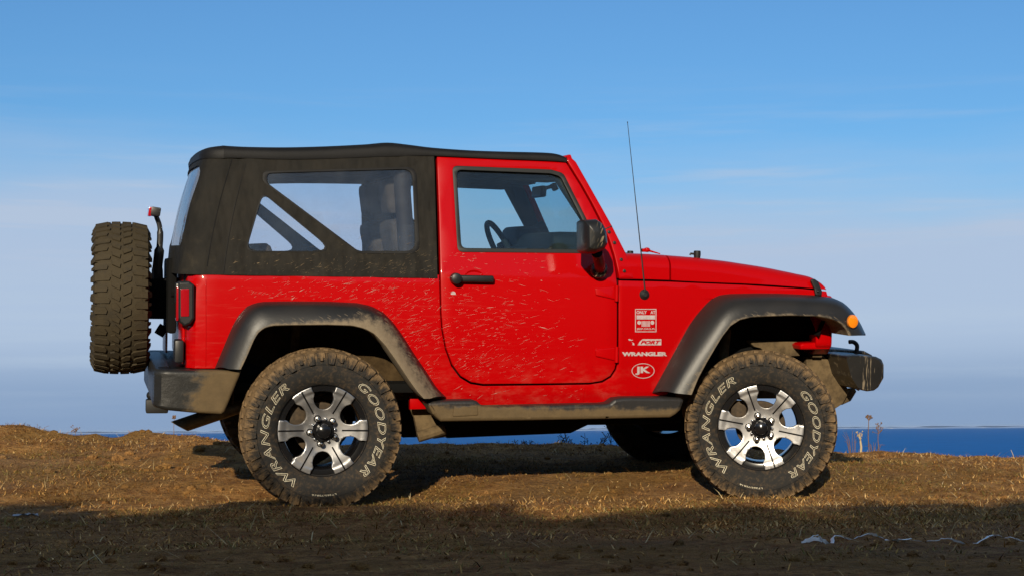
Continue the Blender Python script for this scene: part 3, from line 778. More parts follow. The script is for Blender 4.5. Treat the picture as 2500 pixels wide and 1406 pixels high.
out += fillet([(aw(zm), zm), (aw(wt), wt), (a_of_y(-.2, wt), wt)], [0, .06, 0])[1:] + [(a_of_y(0, wt), wt)]
out += [(a_of_y(0, zt0), zt0), (xc_top(zt0), zt0), (XB, zt0)]
WA = fillet([P2(u, v) for u, v in ((642, 473), (812, 613), (601, 613))], [.03, .035, .04])
WB = fillet([P2(u, v) for u, v in ((652, 423.5), (1006, 413.5), (1014, 613), (874, 613), (652, 447))], [.03, .05, .05, .07, .04])
def shift(c): return c
b = MB(); b.sheet(out, [WA, WB], top_map, .008, .002, .05); top = b.build('canvas_top', M['fabric'], car)
top2 = mirror(top)
for W_ in (WA, WB):
    cx, cz = sum(p[0] for p in W_)/len(W_), sum(p[1] for p in W_)/len(W_)
    b = MB(); b.sheet([(cx+(x-cx)*1.04, cz+(z-cz)*1.04) for x, z in W_], [], lambda a, z, c: top_map(a, z, c-.005), .002, .0005, .08)
    w = b.build('side_window', M['vinyl'], top); mirror(w, top2)
    b = MB(); o2 = [(cx+(x-cx)*1.06, cz+(z-cz)*1.06) for x, z in W_]
    b.sheet(o2, [W_], lambda a, z, c: top_map(a, z, c+.0025), .003, .0012, .08); w = b.build('window_hem', M['fabric_roof'], top); mirror(w, top2)
b = MB()
b.sheet([(aw(wb)+.03, wb-.02), (a_of_y(0, wb-.02), wb-.02), (a_of_y(0, wt+.02), wt+.02), (aw(wt)+.035, wt+.02), (aw(zm)+.03, zm)], [], lambda a, z, c: top_map(a, z, c-.0095), .002, .0005, .08)
w = b.build('rear_window', M['vinyl_rear'], top); mirror(w, top2)
# stitched seam down the rear corner
b = MB()
for (ut, ub) in (((566, 390), (505, 650)), ((600, 400), (545, 668))):
    p, q = Vector(P2(*ut)), Vector(P2(*ub)); pts = [p.lerp(q, k/12)+Vector((-.012*math.sin(math.pi*k/12), 0)) for k in range(13)]
    b.tube([top_map(x, z, .0008) for x, z in pts], .0020, 6)
b.build('corner_seam', M['fabric_roof'], top)
# roof cloth: drooping edge flap, rounded over to the middle
rt = station([(546, 387.5, 355.5), (566, 386.5, 357), (610, 387.5, 359), (700, 390, 360), (800, 388.5, 357.5), (900, 384.5, 352.5), (950, 383, 348.5), (1000, 381.5, 353.5), (1060, 381.5, 361), (1150, 385.5, 367.5), (1230, 389, 370.5), (1330, 393, 373), (1365, 395, 376.5), (1384, 397, 384)], 4)
rows = []
for u, vl, vt in rt:
    lo = pix(u, vl, side_off(.012)); tp = pix(u, vt, lo.y+.055); x = lo.x; dz = tp.z-lo.z
    sec = [Vector((x, lo.y+.004, lo.z)), Vector((x, lo.y, lo.z+.001)), Vector((x, lo.y-.003, lo.z+dz*.3)), Vector((x, lo.y+.002, lo.z+dz*.55))]
    for k in range(1, 7):
        a = math.pi/2*k/6; sec.append(Vector((x, lo.y+.002+.075*(1-math.cos(a)), lo.z+dz*.55+dz*.45*math.sin(a))))
    for k in range(1, 7):
        q = k/6; y = lo.y+.077; sec.append(Vector((x, y*(1-q), tp.z+.018*math.sin(q*math.pi/2))))
    rows.append(sec+[Vector((p.x, -p.y, p.z)) for p in reversed(sec[:-1])])
b = MB()
b.quadgrid(rows)
first = rows[0]; n10 = 10; lo0 = first[1]
path = []
for k in range(0, 9): path.append(xc_top(zt0-.02)-ARS*k/8)
yy = -(abs(side_y(0, zt0-.02))-RS)
for k in range(1, 9): path.append(a_of_y(yy*(1-k/8), zt0-.02))
secs = []
for a in path:
    p0, p1 = top_map(a, zt0-.02, 0), top_map(a, zt0-.02, 1.0); nrm = (p1-p0); nrm.z = 0; nrm.normalize()
    fr_ = min(1, max(0, (xc_top(zt0-.02)-a)/ARS)); drop = -.010*fr_; sec = []
    for q in first[:n10]: sec.append(Vector((p0.x, p0.y, 0))+nrm*(.012+(lo0.y-q.y))+Vector((0, 0, q.z+drop*(1 if q.z > lo0.z+.03 else .3))))
    secs.append(sec)
secs[0] = [Vector(q) for q in first[:n10]]
b.quadgrid(secs); b.quadgrid([[Vector((q.x, -q.y, q.z)) for q in sec] for sec in secs], flip=True)
rim = [s_[-1] for s_ in secs]; rim2 = rim + [Vector((q.x, -q.y, q.z)) for q in reversed(rim[:-1])]
mid_ = first[n10-1:len(first)-n10+1]
b.poly(rim2 + [Vector(q) for q in reversed(mid_[1:-1])])
b.build('roof_flap', M['fabric_roof'], car, 50)

# ---- wheel-arch flares
FL = {
 'front': dict(
  O=[(1592, 958), (1613, 921), (1636, 878), (1659, 836), (1681, 796), (1701, 768), (1721, 745), (1738, 729), (1758, 720), (1782, 717), (1849, 715.5), (1903, 716), (1984, 720), (2030, 726), (2052, 735), (2071, 751), (2087, 770), (2100, 791), (2112, 818)],
  Mm=[(1643, 958), (1667, 913), (1693, 870), (1716, 836), (1738, 802), (1758, 773), (1778, 753), (1801, 742), (1835, 737), (1890, 735), (1957, 736), (2011, 739), (2044, 745), (2060, 753), (2078, 772), (2092, 793), (2106, 818)],
  I=[(1690, 963), (1707, 921), (1727, 884), (1747, 850), (1764, 822), (1784, 796), (1807, 781), (1835, 774), (1849, 773), (1930, 770), (1998, 772), (2033, 779), (2052, 789), (2065, 802), (2070, 812), (2073, 819)]),
 'rear': dict(
  O=[(524, 899), (541, 859), (558, 818), (572, 787), (586, 765), (603, 748), (623, 739), (644, 736), (700, 735), (800, 735.5), (870, 739), (905, 746), (935, 762), (960, 787), (985, 822), (1010, 862), (1040, 906), (1065, 945), (1089, 969)],
  Mm=[(556, 900), (570, 864), (586, 826), (602, 793), (618, 773), (636, 761), (660, 757), (700, 756), (800, 757), (862, 761), (896, 769), (922, 786), (946, 812), (972, 850), (998, 892), (1026, 936), (1050, 972)],
  I=[(589, 901), (603, 872), (620, 832), (630, 814), (645, 801), (667, 795), (700, 794), (800, 793), (860, 795), (890, 802), (915, 816), (942, 845), (968, 882), (1000, 930), (1018, 955), (1034, 972)])}
for k, d in FL.items():
    front = k == 'front'; n = 56
    O = resample([pix(u, v, side_off(.001)) for u, v in d['O']], n)
    Mm = resample([pix(u, v, -.895) for u, v in d['Mm']], n); I = resample([pix(u, v, -.925) for u, v in d['I']], n)
    rows = [[p+Vector((0, .012, 0)) for p in O], [p+Vector((0, -.006, 0)) for p in O]]
    for q in (.35, .7, .92): rows.append([a.lerp(b_, q)+Vector((0, -.018*math.sin(q*math.pi), .010*math.sin(q*math.pi))) for a, b_ in zip(O, Mm)])
    for q in (.08, .35, .7, .95): rows.append([a.lerp(b_, q)+Vector((0, -.006*math.sin(q*math.pi), 0)) for a, b_ in zip(Mm, I)])
    rows.append([p+Vector((0, .006, 0)) for p in I]); rows.append([p+Vector((0, .22 if front else .20, .004)) for p in I])
    mud = [0, .0, .02, .06, .12, .2, .32, .5, .75, .85, .9]
    b = MB(); lay = b.bm.verts.layers.float.new('mud'); V = b.quadgrid(rows)
    for r, (row, m) in enumerate(zip(V, mud)):
        for i, vv in enumerate(row):
            s = i/(n-1)
            if front: m2 = m*.8 + .15*max(0, .25-s)/.25*(r > 4)
            else: m2 = m*.78 + (.56*sst(.45, .75, s) if r > 1 else 0) + (.14*math.exp(-((s-.5)/.16)**2) if r > 0 else 0)
            vv[lay] = min(m2, 1)
    # end caps
    for e in (0, -1): b.face([row[e] for row in V])
    fo = b.build('fender_flare', M['flare'], car, 32)
    if front:
        c = pix(2082.5, 784, -.935); b = MB(); b.lathe([(-.008, 0), (-.007, .020), (-.003, .029), (.012, .031)], 24, c)
        for v in b.bm.verts: v.co.z = c.z+(v.co.z-c.z)*1.2
        b.build('marker_lamp', M['lens_amber'], fo)
    mirror(fo)
# wheel-well liners and the dark mass of engine and frame between them
xa, xb = pix(575, 800).x, pix(1060, 800).x; xf, xg = pix(1655, 800, side_y).x, pix(2040, 800, -.6).x
for x0, x1 in ((xa, xb), (xf, xg)):
    zt = pix(800, 745).z if x0 < 0 else pix(1900, 730, -.65).z
    for s in (-1, 1):
        b = MB(); pr = [(x0, .50), (x0, zt-.12), (x0+.12, zt), (x1-.12, zt), (x1, zt-.12), (x1, .56)]
        if x0 > 0: pr[-1] = (x1-.16, .88); pr[-2] = (x1-.10, zt-.06); pr[-3] = (x1-.2, zt)
        V = b.quadgrid([[(x, s*.735, z) for x, z in pr], [(x, s*.50, z) for x, z in pr]]); b.face(V[1])
        b.build('wheel_well', M['well_mud'] if x0 < 0 else M['under'], car, recalc=False)
b = MB(); xw = pix(1640, 800, side_y).x
b.box((( XT+xw)/2, 0, .585), (xw-XT-.06, 1.40, .05), None, .01)
b.box((xw+.55, 0, .83), (.95, .80, .50), None, .03)           # engine bay
b.box((xw+.02, 0, .90), (.04, 1.34, .72), None, .01)          # bulkhead
b.build('floor_pan', M['under'], car)

# ---- rocker step
b = MB(); so = [(1039, 980), (1094, 976.5), (1155, 975.5), (1164, 978), (1176, 989), (1190, 991.5), (1300, 989), (1416, 986), (1470, 985), (1486, 983), (1500, 972), (1522, 969), (1598, 968.5), (1660, 969.5), (1669, 975), (1660, 1000), (1648, 1011), (1636, 1018), (1477, 1021.5), (1294, 1025), (1076, 1028), (1056, 1010)]
b.sheet(fillet([P2(u, v, -.84) for u, v in so], .012), [], at_y(-.855), .16, .018, .06, 3)
b.sheet(fillet([P2(u, v, -.86) for u, v in ((1108, 990), (1166, 988), (1168, 1013), (1105, 1017))], .01), [], at_y(-.862), .02, .006, 0)
sp = b.build('side_step', M['step'], car); mirror(sp)

# ---- front: grille, headlamps, bumper, hook
g0, g1 = pix(2024, 727, side_y), pix(1995, 850, -.62)
xg0 = g0.x-.03; zgt, zgb = g0.z+.012, pix(2000, 862, -.5).z
b = MB()
gw_ = abs(side_y(xg0, .9))-.005
go = fillet([(-gw_, zgb+.05), (-gw_+.10, zgb), (gw_-.10, zgb), (gw_, zgb+.05), (gw_, zgt), (-gw_, zgt)], [.04, .05, .05, .04, .05, .05])
slots = [fillet([(x-.024, zgb+.13), (x+.024, zgb+.13), (x+.024, zgt-.07), (x-.024, zgt-.07)], .02) for x in [(-3+i)*.083 for i in range(7)]]
lampz = zgt-.17
circ = [[(s*.43+.095*math.cos(a*math.pi/14), lampz+.095*math.sin(a*math.pi/14)) for a in range(28)] for s in (-1, 1)]
b.sheet(go, slots+circ, lambda a, z, c: Vector((xg0+.10+c-.05*(a/gw_)**4, a, z)), .10, .012, .12, 3)
gr = b.build('grille', M['red_plain'], car)
for s in (-1, 1):
    b = MB(); b.lathe([(.0, .095), (.012, .09), (.03, .06), (.035, 0)], 24, (xg0+.045, s*.43, lampz), 'X'); b.build('headlight', M['lens_clear'], gr)
b = MB(); b.box((xg0+.02, 0, (zgt+zgb)/2), (.03, 1.1, (zgt-zgb)*.8)); b.build('radiator', M['under'], car)
p = pix(1990, 845, -.66); b = MB()
b.sheet(fillet([P2(u, v, -.66) for u, v in ((1953, 842), (1960, 837), (1992, 835), (2003, 845), (2028, 845), (2028, 852), (1956, 853))], .008), [], at_y(-.66), .2, .01, 0, 3); b.build('body_mount', M['red_plain'], car)
bo_ = [(2066, 868), (2100, 867), (2141, 870), (2155, 877), (2160.5, 890), (2160, 922), (2147, 945), (2136, 953), (2119, 955), (2098, 948), (2080, 920)]
bx = fillet([P2(u, v, -.80) for u, v in bo_], .014); b = MB()
rows = []
for y, dx, k in ((-.80, -.012, .93), (-.785, 0, 1), (-.70, .006, 1), (-.45, .02, 1), (0, .03, 1), (.45, .02, 1), (.70, .006, 1), (.785, 0, 1), (.80, -.012, .93)):
    cx, cz = sum(p[0] for p in bx)/len(bx), sum(p[1] for p in bx)/len(bx)
    rows.append([Vector((cx+(x-cx)*k+dx, y, cz+(z-cz)*k)) for x, z in bx])
V = b.quadgrid(rows, close=True); b.face(V[0]); b.face(V[-1])
tp = [P2(u, v, -.45) for u, v in ((2010, 855), (2040, 853), (2120, 857), (2141, 868), (2138, 876), (2010, 872))]
b.sheet(fillet(tp, .006), [], at_y(-.40), .6, .01, 0)
t_ = NT('front_bumper_plastic'); co = t_.coord(); wv = t_.noise(t_.mapping(co, (30, 8, 3)), 2.0, 3, .6)
dr = t_.math('MULTIPLY', t_.ramp(wv, .55, .62), t_.ramp(t_.noise(co, 9, 3), .35, .55))
t_.base(t_.mix(dr, (.017, .016, .015), (.20, .16, .11)), .36, 0, .45)
fb = b.build('front_bumper', t_.m, car, 40)
b = MB(); b.tube(catmull([pix(u, v, -.42) for u, v in ((2073, 834), (2083, 834), (2091, 840), (2092.5, 848), (2090, 862))], 4), .0125, 10); hk = b.build('tow_hook', M['rubber_black'], fb); mirror(hk)
# frame horn and bracket behind the front wheel, coated in dried mud
b = MB()
for poly, y, th in (([(1967, 870), (2010, 868), (2036, 888), (2060, 905), (2072, 925), (2066, 940), (2074, 955), (2058, 985), (2035, 1000), (1990, 985), (1975, 930)], -.50, .05),
                    ([(2056, 950), (2088, 948), (2092, 955), (2078, 978), (2056, 988), (2045, 980)], -.46, .06),
                    ([(1984, 858), (2008, 858), (2008, 872), (1984, 872)], -.55, .08),
                    ([(1826, 831), (1948, 833), (1955, 868), (1880, 872), (1858, 850), (1842, 846)], -.55, .06)):
    b.sheet(fillet([P2(u, v, y) for u, v in poly], .008), [], at_y(y), th, .006, 0)
    b.sheet(fillet([P2(u, v, y) for u, v in poly], .008), [], lambda a, z, c, y=y: Vector((a, -y+c, z)), th, .006, 0)
xr0, xr1 = XT+.05, xg0+.05
for s in (-1, 1): b.box(((xr0+xr1)/2-.05, s*.42, .56), (xr1-xr0, .08, .11), None, .01)
for x in (XT+.12, -.55, .5, 1.3, xg0): b.box((x, 0, .56), (.07, .84, .08), None, .01)
b.tube([pix(2057, 930, -.44), pix(2080, 938, -.44), pix(2098, 948, -.44)], .014, 8)
b.build('chassis_frame', M['frame'], car)
# skid plates and transmission hanging under the car
b = MB()
for poly, y, th in (([(1060, 1020), (1660, 1012), (1664, 1030), (1540, 1036), (1436, 1037), (1394, 1057), (1240, 1063), (1092, 1069), (1075, 1040)], -.35, .5),):
    b.sheet([P2(u, v, y) for u, v in poly], [], at_y(y), th, .01, 0)
b.build('skid_plate', M['under'], car)
b = MB(); b.sheet([P2(u, v, .25) for u, v in ((1500, 985), (1690, 985), (1690, 1052), (1585, 1052), (1540, 1022))], [], at_y(.25), .25, .02, 0); b.build('gearbox_cover', M['under'], car)
b = MB()
b.sheet([P2(u, v, -.5) for u, v in ((1000, 975), (1046, 1000), (1062, 1030), (1090, 1066), (1062, 1070), (1022, 1069), (1012, 1020), (998, 985))], [], at_y(-.5), .05, .006, 0)
b.tube([pix(1020, 1066, -.52), pix(1085, 1046, -.52)], .03, 10); b.build('control_arm', M['frame'], car)
b = MB(); b.sheet([P2(u, v, -.6) for u, v in ((1001, 968), (1030, 974), (1044, 985), (1044, 998), (1001, 999))], [], at_y(-.6), .04, .006, 0); b.build('body_mount', M['red_plain'], car)
b = MB(); b.sheet([P2(u, v, -.15) for u, v in ((600, 900), (1100, 930), (1100, 1066), (985, 1068), (960, 1040), (640, 1000))], [], at_y(-.15), .5, .02, 0); b.build('fuel_tank', M['under'], car)
b = MB(); b.box((XT+.26, -.25, .60), (.30, .75, .20), None, .06); b.build('muffler', M['under'], car)
# axles, springs, dampers
for x, nm, dz in ((0, 'rear_axle', 0), (2.424, 'front_axle', 0)):
    b = MB(); b.tube([(x, -.70, .385), (x, -.1, .40), (x, .1, .40), (x, .70, .385+dz)], .042, 12); b.ball((x, .12 if x else .25, .40), .13, 16, 10, (1, .9, 1))
    for s in (-1, 1):
        P_ = [(x+.0+.06*math.cos(k*.7), s*.47+.06*math.sin(k*.7), .44+.006*k) for k in range(60)]; b.tube(P_, .009, 6, False)
        b.tube([(x-.16, s*.53, .36), (x-.10, s*.50, .90)], .028, 10)
    b.build(nm, M['frame'], car)

# ---- rear: bumper, lamps, tailgate, exhaust
XBM = pix(540, 950, -.84).x; XBC = pix(408, 950, -.84).x; RB = .07; ARB = RB*math.pi/2
def bump_map(a, z, c):
    y0 = -.875
    if a >= XBC: return Vector((a, y0-c, z))
    d = XBC-a; rr = RB+c
    if d < ARB: t = d/RB; return Vector((XBC-rr*math.sin(t), y0+RB-rr*math.cos(t), z))
    return Vector((XBC-RB-c, y0+RB+d-ARB, z))
Yb = -.875
AE = XBC-ARB-(.875-RB)
bp = [P2(u, v, Yb) for u, v in ((589, 905), (585, 918), (549, 1005), (541, 1011), (473, 1007.5), (405, 1001))]
bp += [(XBC-ARB*.6, bp[-1][1]+.01), (AE, bp[-1][1]+.02), (AE, pix(400, 900, Yb).z)] + [P2(u, v, Yb) for u, v in ((410, 902.5), (440, 903), (541, 904))]
b = MB(); b.sheet(bp, [], bump_map, .10, .018, .05, 3)
zt_b = pix(450, 897, -.8).z
b.box((XT-.06, 0, zt_b-.02), (.17, 1.56, .03), None, .012)
rb = b.build('rear_bumper', M['bumper'], car)
mirror(rb)
b = MB(); hx = XBC-RB-.05
hx += .10
b.box((hx, 0, pix(360, 990, 0).z), (.12, .09, .075), None, .01); b.ball((hx-.03, .05, pix(350, 966, 0).z), .026, 12, 8); b.build('tow_hitch', M['rubber_black'], car)
# tail lamps: black housing round the corner with a red lens on its side and rear
xl0, xl1 = pix(435, 740, -.80).x, pix(475, 740, -.80).x
b = MB(); tl = [(436, 688), (462, 686.5), (474.5, 695), (475, 777), (466, 790), (451, 797), (439, 787), (436, 776)]
b.sheet(fillet([P2(u, v, -.80) for u, v in tl], .008), [], at_y(-.802), .17, .012, 0, 3)
tlo = b.build('tail_light', M['plastic'], car)
b = MB(); b.sheet(fillet([P2(u, v, -.805) for u, v in ((441, 705.5), (462, 704.5), (462, 772), (441.5, 772.5))], .006), [], at_y(-.806), .012, .003, 0)
b.box((xl0-.002, -.72, pix(450, 742, -.80).z), (.012, .11, .17), None, .004); b.build('lens', M['lens_red'], tlo); mirror(tlo)
# tailgate with its hinges
b = MB(); b.sheet(fillet([(-.60, zb_+.02), (.60, zb_+.02), (.60, zt_-.01), (-.60, zt_-.01)], .05), [], lambda a, z, c: Vector((XT-.012-c, -a, z)), .016, .006, 0.2)
tg = b.build('tailgate', M['red_plain'], car)
for v0, v1 in ((686, 734), (818, 871)):
    p0, p1 = pixx(428, v0, XT-.03), pixx(428, v1, XT-.03)
    b = MB(); b.box((XT-.032, -.66, (p0.z+p1.z)/2), (.045, .16, p0.z-p1.z), None, .012); b.build('tailgate_hinge', M['plastic'], tg)
b = MB(); b.sheet(fillet([(.20, zb_+.02), (.60, zb_+.02), (.60, zb_+.15), (.20, zb_+.15)], .01), [], lambda a, z, c: Vector((XT-.065-c, a, z)), .012, .003, 0); b.build('number_plate', M['silver_decal'], tg)
# spare wheel carrier and high brake lamp
SP = pix(294, 727, 0.03); SX = SP.x
b = MB()
b.box(((XT+SX)/2+.03, .03, SP.z), (abs(XT-SX)-.06, .18, .22), None, .02)
b.box((XT-.05, .03, SP.z+.02), (.05, .55, .40), None, .02)
b.tube([pix(384, 800, .03), pix(404, 812, .03)], .03, 8)
b.tube([(XT-.06, -.35, pix(385, 712, -.35).z), (XT+.0, -.35, pix(385, 712, -.35).z)], .03, 10)
b.build('spare_carrier', M['under'], car)
b = MB(); path = [pix(u, v, .03) for u, v in ((386, 700), (384, 660), (388, 620), (391, 580), (389.5, 552), (383, 533), (379, 524))]
b.tube(catmull(path, 5), [.032]*6+[.028]*6+[.018]*6+[.014]*8+[.013]*5, 10)
c = pix(379, 518, .03); b.box(c, (.052, .20, .048), Matrix.Rotation(R_(8), 3, 'Y'), .008); bl = b.build('brake_lamp', M['plastic'], car)
b = MB(); c = pix(365.5, 518, .03); b.box(c, (.018, .19, .050), Matrix.Rotation(R_(8), 3, 'Y'), .005); b.build('lens', M['lens_red'], bl)
# exhaust tail pipe, cut at a slant
p1, p0 = pix(600, 985, -.50), pix(438, 1040, -.50); d = (p0-p1).normalized(); r = .038
side = d.cross(Vector((0, 1, 0))).normalized()
b = MB(); rows = []
for s, rr in ((0, r), (1, r), (1, r*.9), (0.6, r*.9)):
    row = []
    for k in range(20):
        a = 2*math.pi*k/20; off = side*math.cos(a)*rr + Vector((0, 1, 0))*math.sin(a)*rr
        base = p1 if s == 0 else p1.lerp(p0, s) + d*(math.cos(a)*rr*(-1.0 if side.z < 0 else 1.0))*.9
        row.append(base+off)
    rows.append(row)
b.quadgrid(rows, close=True); b.build('exhaust_pipe', M['exhaust'], car)

# ---- aerial
b = MB(); c = pix(1573.5, 719, side_off(.004)); b.lathe([(-.016, 0), (-.016, .010), (-.008, .020), (.0, .028), (.008, .029)], 20, c)
m0, m1 = pix(1575, 712, side_off(.018)), pix(1532, 299, -.74)
b.tube([m0, m0.lerp(m1, .3), m0.lerp(m1, .6), m1], [.0042, .0030, .0022, .0016], 6); b.ball(m1, .0035, 8, 5)
b.build('aerial', [M['rubber_black'], M['chrome']], car)

# ---- lettering and stickers on the front wing
def text_verts(s, shear=0.0, offset=0.0, outline=0.0, res=4, space=1.0):
    cu = bpy.data.curves.new('tmp', 'FONT'); cu.body = s; cu.shear = shear; cu.offset = offset; cu.resolution_u = res; cu.space_character = space
    if outline: cu.fill_mode = 'NONE'; cu.bevel_depth = outline; cu.bevel_resolution = 0
    ob = bpy.data.objects.new('tmp', cu); me = bpy.data.meshes.new_from_object(ob)
    V = np.array([v.co[:] for v in me.vertices]); Fc = [tuple(p.vertices) for p in me.polygons]
    bpy.data.objects.remove(ob); bpy.data.curves.remove(cu); bpy.data.meshes.remove(me); return V, Fc
def put_text(b, s, rect, Y, **kw):
    V, Fc = text_verts(s, **kw); lo, hi = V.min(0), V.max(0); u0_, v0_, u1_, v1_ = rect
    vs = []
    for p in V:
        u = u0_+(p[0]-lo[0])/(hi[0]-lo[0])*(u1_-u0_); v = v1_+(p[1]-lo[1])/(hi[1]-lo[1])*(v0_-v1_)
        vs.append(b.bm.verts.new(pix(u, v, Y)))
    for f in Fc: b.face([vs[i] for i in f])
def flat(b, outline, Y, holes=()):
    pl = [[Vector((u, v, 0)) for u, v in outline]]+[[Vector((u, v, 0)) for u, v in h] for h in holes]
    fl = [p for l in pl for p in l]; vs = [b.bm.verts.new(pix(p.x, p.y, Y)) for p in fl]
    for t in tessellate_polygon(pl): b.face([vs[i] for i in t])
def rect(u0_, v0_, u1_, v1_): return [(u0_, v0_), (u1_, v0_), (u1_, v1_), (u0_, v1_)]
def ell(u, v, a, c, n=36): return [(u+a*math.cos(2*math.pi*k/n), v+c*math.sin(2*math.pi*k/n)) for k in range(n)]
Y1, Y2 = side_off(.0022), side_off(.0036)
b = MB(); flat(b, rect(1550.5, 753.5, 1602.5, 810), Y1, [rect(1552.3, 755.3, 1600.7, 808.2)])
put_text(b, 'ONLY', (1554, 758, 1579, 766), Y1, offset=.03); put_text(b, 'AT', (1588, 758, 1600, 766), Y1, offset=.03)
put_text(b, 'JEEP.ORG.PL', (1554, 800, 1600, 806), Y1, offset=.02)
flat(b, rect(1554, 769, 1599.5, 779), Y1)
band = [(1554, 779.5), (1599.5, 779.5)] + [(1599.5-0.6*k, 783-.2*k) for k in range(4)] + [(1592, 781.3), (1562, 781.3)] + [(1556-.6*k, 782+.4*k) for k in range(3)]
flat(b, ell(1560.5, 787, 4.6, 4.8, 20), Y1); flat(b, ell(1592.7, 787, 4.6, 4.8, 20), Y1)
for k in range(7): u = 1566.5+k*3.05; flat(b, rect(u, 783, u+1.9, 797), Y1)
b.build('club_sticker', M['silver_decal'], body, smooth=0, recalc=False)
b = MB(); flat(b, [(1569, 827), (1614.5, 827), (1614.5, 842), (1556.5, 842), (1562, 833)], Y1)
flat(b, [(1533, 827.5), (1538, 826.6), (1541, 829), (1545, 828.6), (1545.5, 830), (1541, 831), (1536, 830.5)], Y1); flat(b, [(1542, 834), (1548, 837), (1549, 842), (1543.5, 841), (1545, 838)], Y1)
b.mi = 1; put_text(b, 'PORT', (1563.5, 830.5, 1613.5, 839.5), Y2, shear=.35, offset=.05)
b.build('sport_strip', [M['silver_decal'], M['red_decal']], body, smooth=0, recalc=False)
b = MB(); put_text(b, 'WRANGLER', (1518.5, 858.5, 1629, 868.5), Y1, offset=.065); b.build('nameplate', M['silver_decal'], body, smooth=0, recalc=False)
b = MB(); flat(b, ell(1570, 904.5, 28, 18.5), Y1, [ell(1570, 904.5, 26.3, 16.9)]); put_text(b, 'JK', (1551, 894, 1587.5, 914.5), Y1, offset=.045); b.build('oval_sticker', M['silver_decal'], body, smooth=0, recalc=False)

# ---- dried mud flung forwards from the rear wheel: thin raised streaks, far too many to count
def spray(name, parent, n, place, off, seed):
    g = random.Random(seed); b = MB(); k = 0
    while k < n:
        u, v = g.uniform(470, 1480), g.uniform(560, 985)
        d = place(u, v)
        if g.random() > d: continue
        k += 1
        base = 24 if u < 1080 else 24-34*sst(900, 640, v)-8*sst(1150, 1400, u)
        a = R_(base+g.gauss(0, 11)); L = (2.5+23*g.random()**2.8)*(1.2 if v > 680 else .9); w = .20+.36*g.random()**2+(.5 if g.random() < .05 else 0)
        du, dv = math.cos(a), -math.sin(a); nu, nv = -dv, du; bend = g.gauss(0, .02)*L
        P = [pix(u-du*L/2, v-dv*L/2, off), pix(u+nu*(w/2+bend*.3)-du*L*.1, v+nv*(w/2+bend*.3)-dv*L*.1, off), pix(u+du*L/2+nu*bend*.2, v+dv*L/2+nv*bend*.2, off), pix(u-nu*(w/2-bend*.3)-du*L*.1, v-nv*(w/2-bend*.3)-dv*L*.1, off)]
        b.face([b.bm.verts.new(p) for p in P])
    o = b.build(name, M['mud_spray'], parent, 0, recalc=False); o['kind'] = 'stuff'; return o
M['mud_spray'] = plain('dried_mud_spray', (.40, .15, .12), .9, 0, .1, .8, 26, var_col=(.66, .50, .42))
M['mud_cloth'] = plain('dried_mud_on_cloth', (.16, .115, .065), .9, 0, .1, .8, 26, var_col=(.42, .31, .19))
def pl_body(u, v):
    if not (676 < v < 975 and (560 < u < 1073 or (1110 < u < 1420 and v > 945))): return 0
    if u < 1090:
        # below the arch top only in the triangle in front of the flare
        if v > 730 and u < 1080:
            lim = 905+(v-745)*.80
            if u < lim: return 0
        return .25+.75*sst(560, 900, u) if v < 735 else 1.0
    return .3
def pl_door(u, v):
    if not (1084 < u < 1470 and 618 < v < 928) or u < 1084+max(0, v-860)*.9: return 0
    return (1-sst(1120, 1460, u))**1.2*(.55+.45*sst(640, 800, v))*(.35+1.3*max(0, .5+mnoise.noise((u*.012, v*.014, 2.0))))
def pl_top(u, v):
    if not (575 < v < 668 and 560 < u < 1064): return 0
    if v < 618 and (u < 1018): return .10
    return sst(585, 668, v)*(.25+.75*sst(600, 950, u))
spray('mud_spray', body, 470, pl_body, side_off(.0026), 1); spray('mud_spray', door, 520, pl_door, side_off(.0026), 2); spray('mud_spray', top, 230, pl_top, side_off(.0105), 3).data.materials[0] = M['mud_cloth']

# ---- cabin
zs = .60
def seat(y):
    b = MB(); x = .62
    b.box((x+.22, y, .86), (.52, .50, .20), Matrix.Rotation(R_(-6), 3, 'Y'), .06, 1, 4)
    b.box((x-.10, y, 1.19), (.17, .48, .60), Matrix.Rotation(R_(-14), 3, 'Y'), .06, .86, 4)
    b.box((x+.2, y, .70), (.40, .40, .16), None, .02); s = b.build('seat', M['seat'], car)
    b = MB(); b.box((x-.185, y, 1.60), (.12, .27, .20), Matrix.Rotation(R_(-8), 3, 'Y'), .045, 1, 4)
    for q in (-.06, .06): b.tube([(x-.17, y+q, 1.44), (x-.18, y+q, 1.56)], .008, 8)
    b.build('headrest', M['seat'], s); return s
seat(-.36); seat(.36)
# sport bar: hoop behind the seats, side rails, rear legs
b = MB(); xh = pix(985, 500, -.5).x; zr_ = zt0-.06
def bar(pts, r=.045): b.tube(catmull(pts, 6), r, 12)
bar([(xh, -.63, .75), (xh, -.62, 1.25), (xh-.02, -.57, zr_-.12), (xh-.02, -.50, zr_), (xh-.02, 0, zr_+.01), (xh-.02, .50, zr_), (xh-.02, .57, zr_-.12), (xh, .62, 1.25), (xh, .63, .75)])
for s in (-1, 1):
    b.tube([(xh-.02, s*.52, zr_-.01), (1.25, s*.54, zr_-.02), (w1.x-.09, s*.58, w1.z-.06)], .040, 12)
    b.tube([(w1.x-.09, s*.58, w1.z-.06), (w0.x-.09, s*.67, w0.z+.03), (w0.x-.10, s*.68, 1.0)], .030, 12)
    b.tube(catmull([(xh-.02, s*.52, zr_-.01), (-.20, s*.53, zr_-.03), (-.46, s*.54, zr_-.12), (-.60, s*.58, 1.45), (-.66, s*.60, 1.10)], 6), .040, 12)
b.build('sport_bar', M['interior'], car)
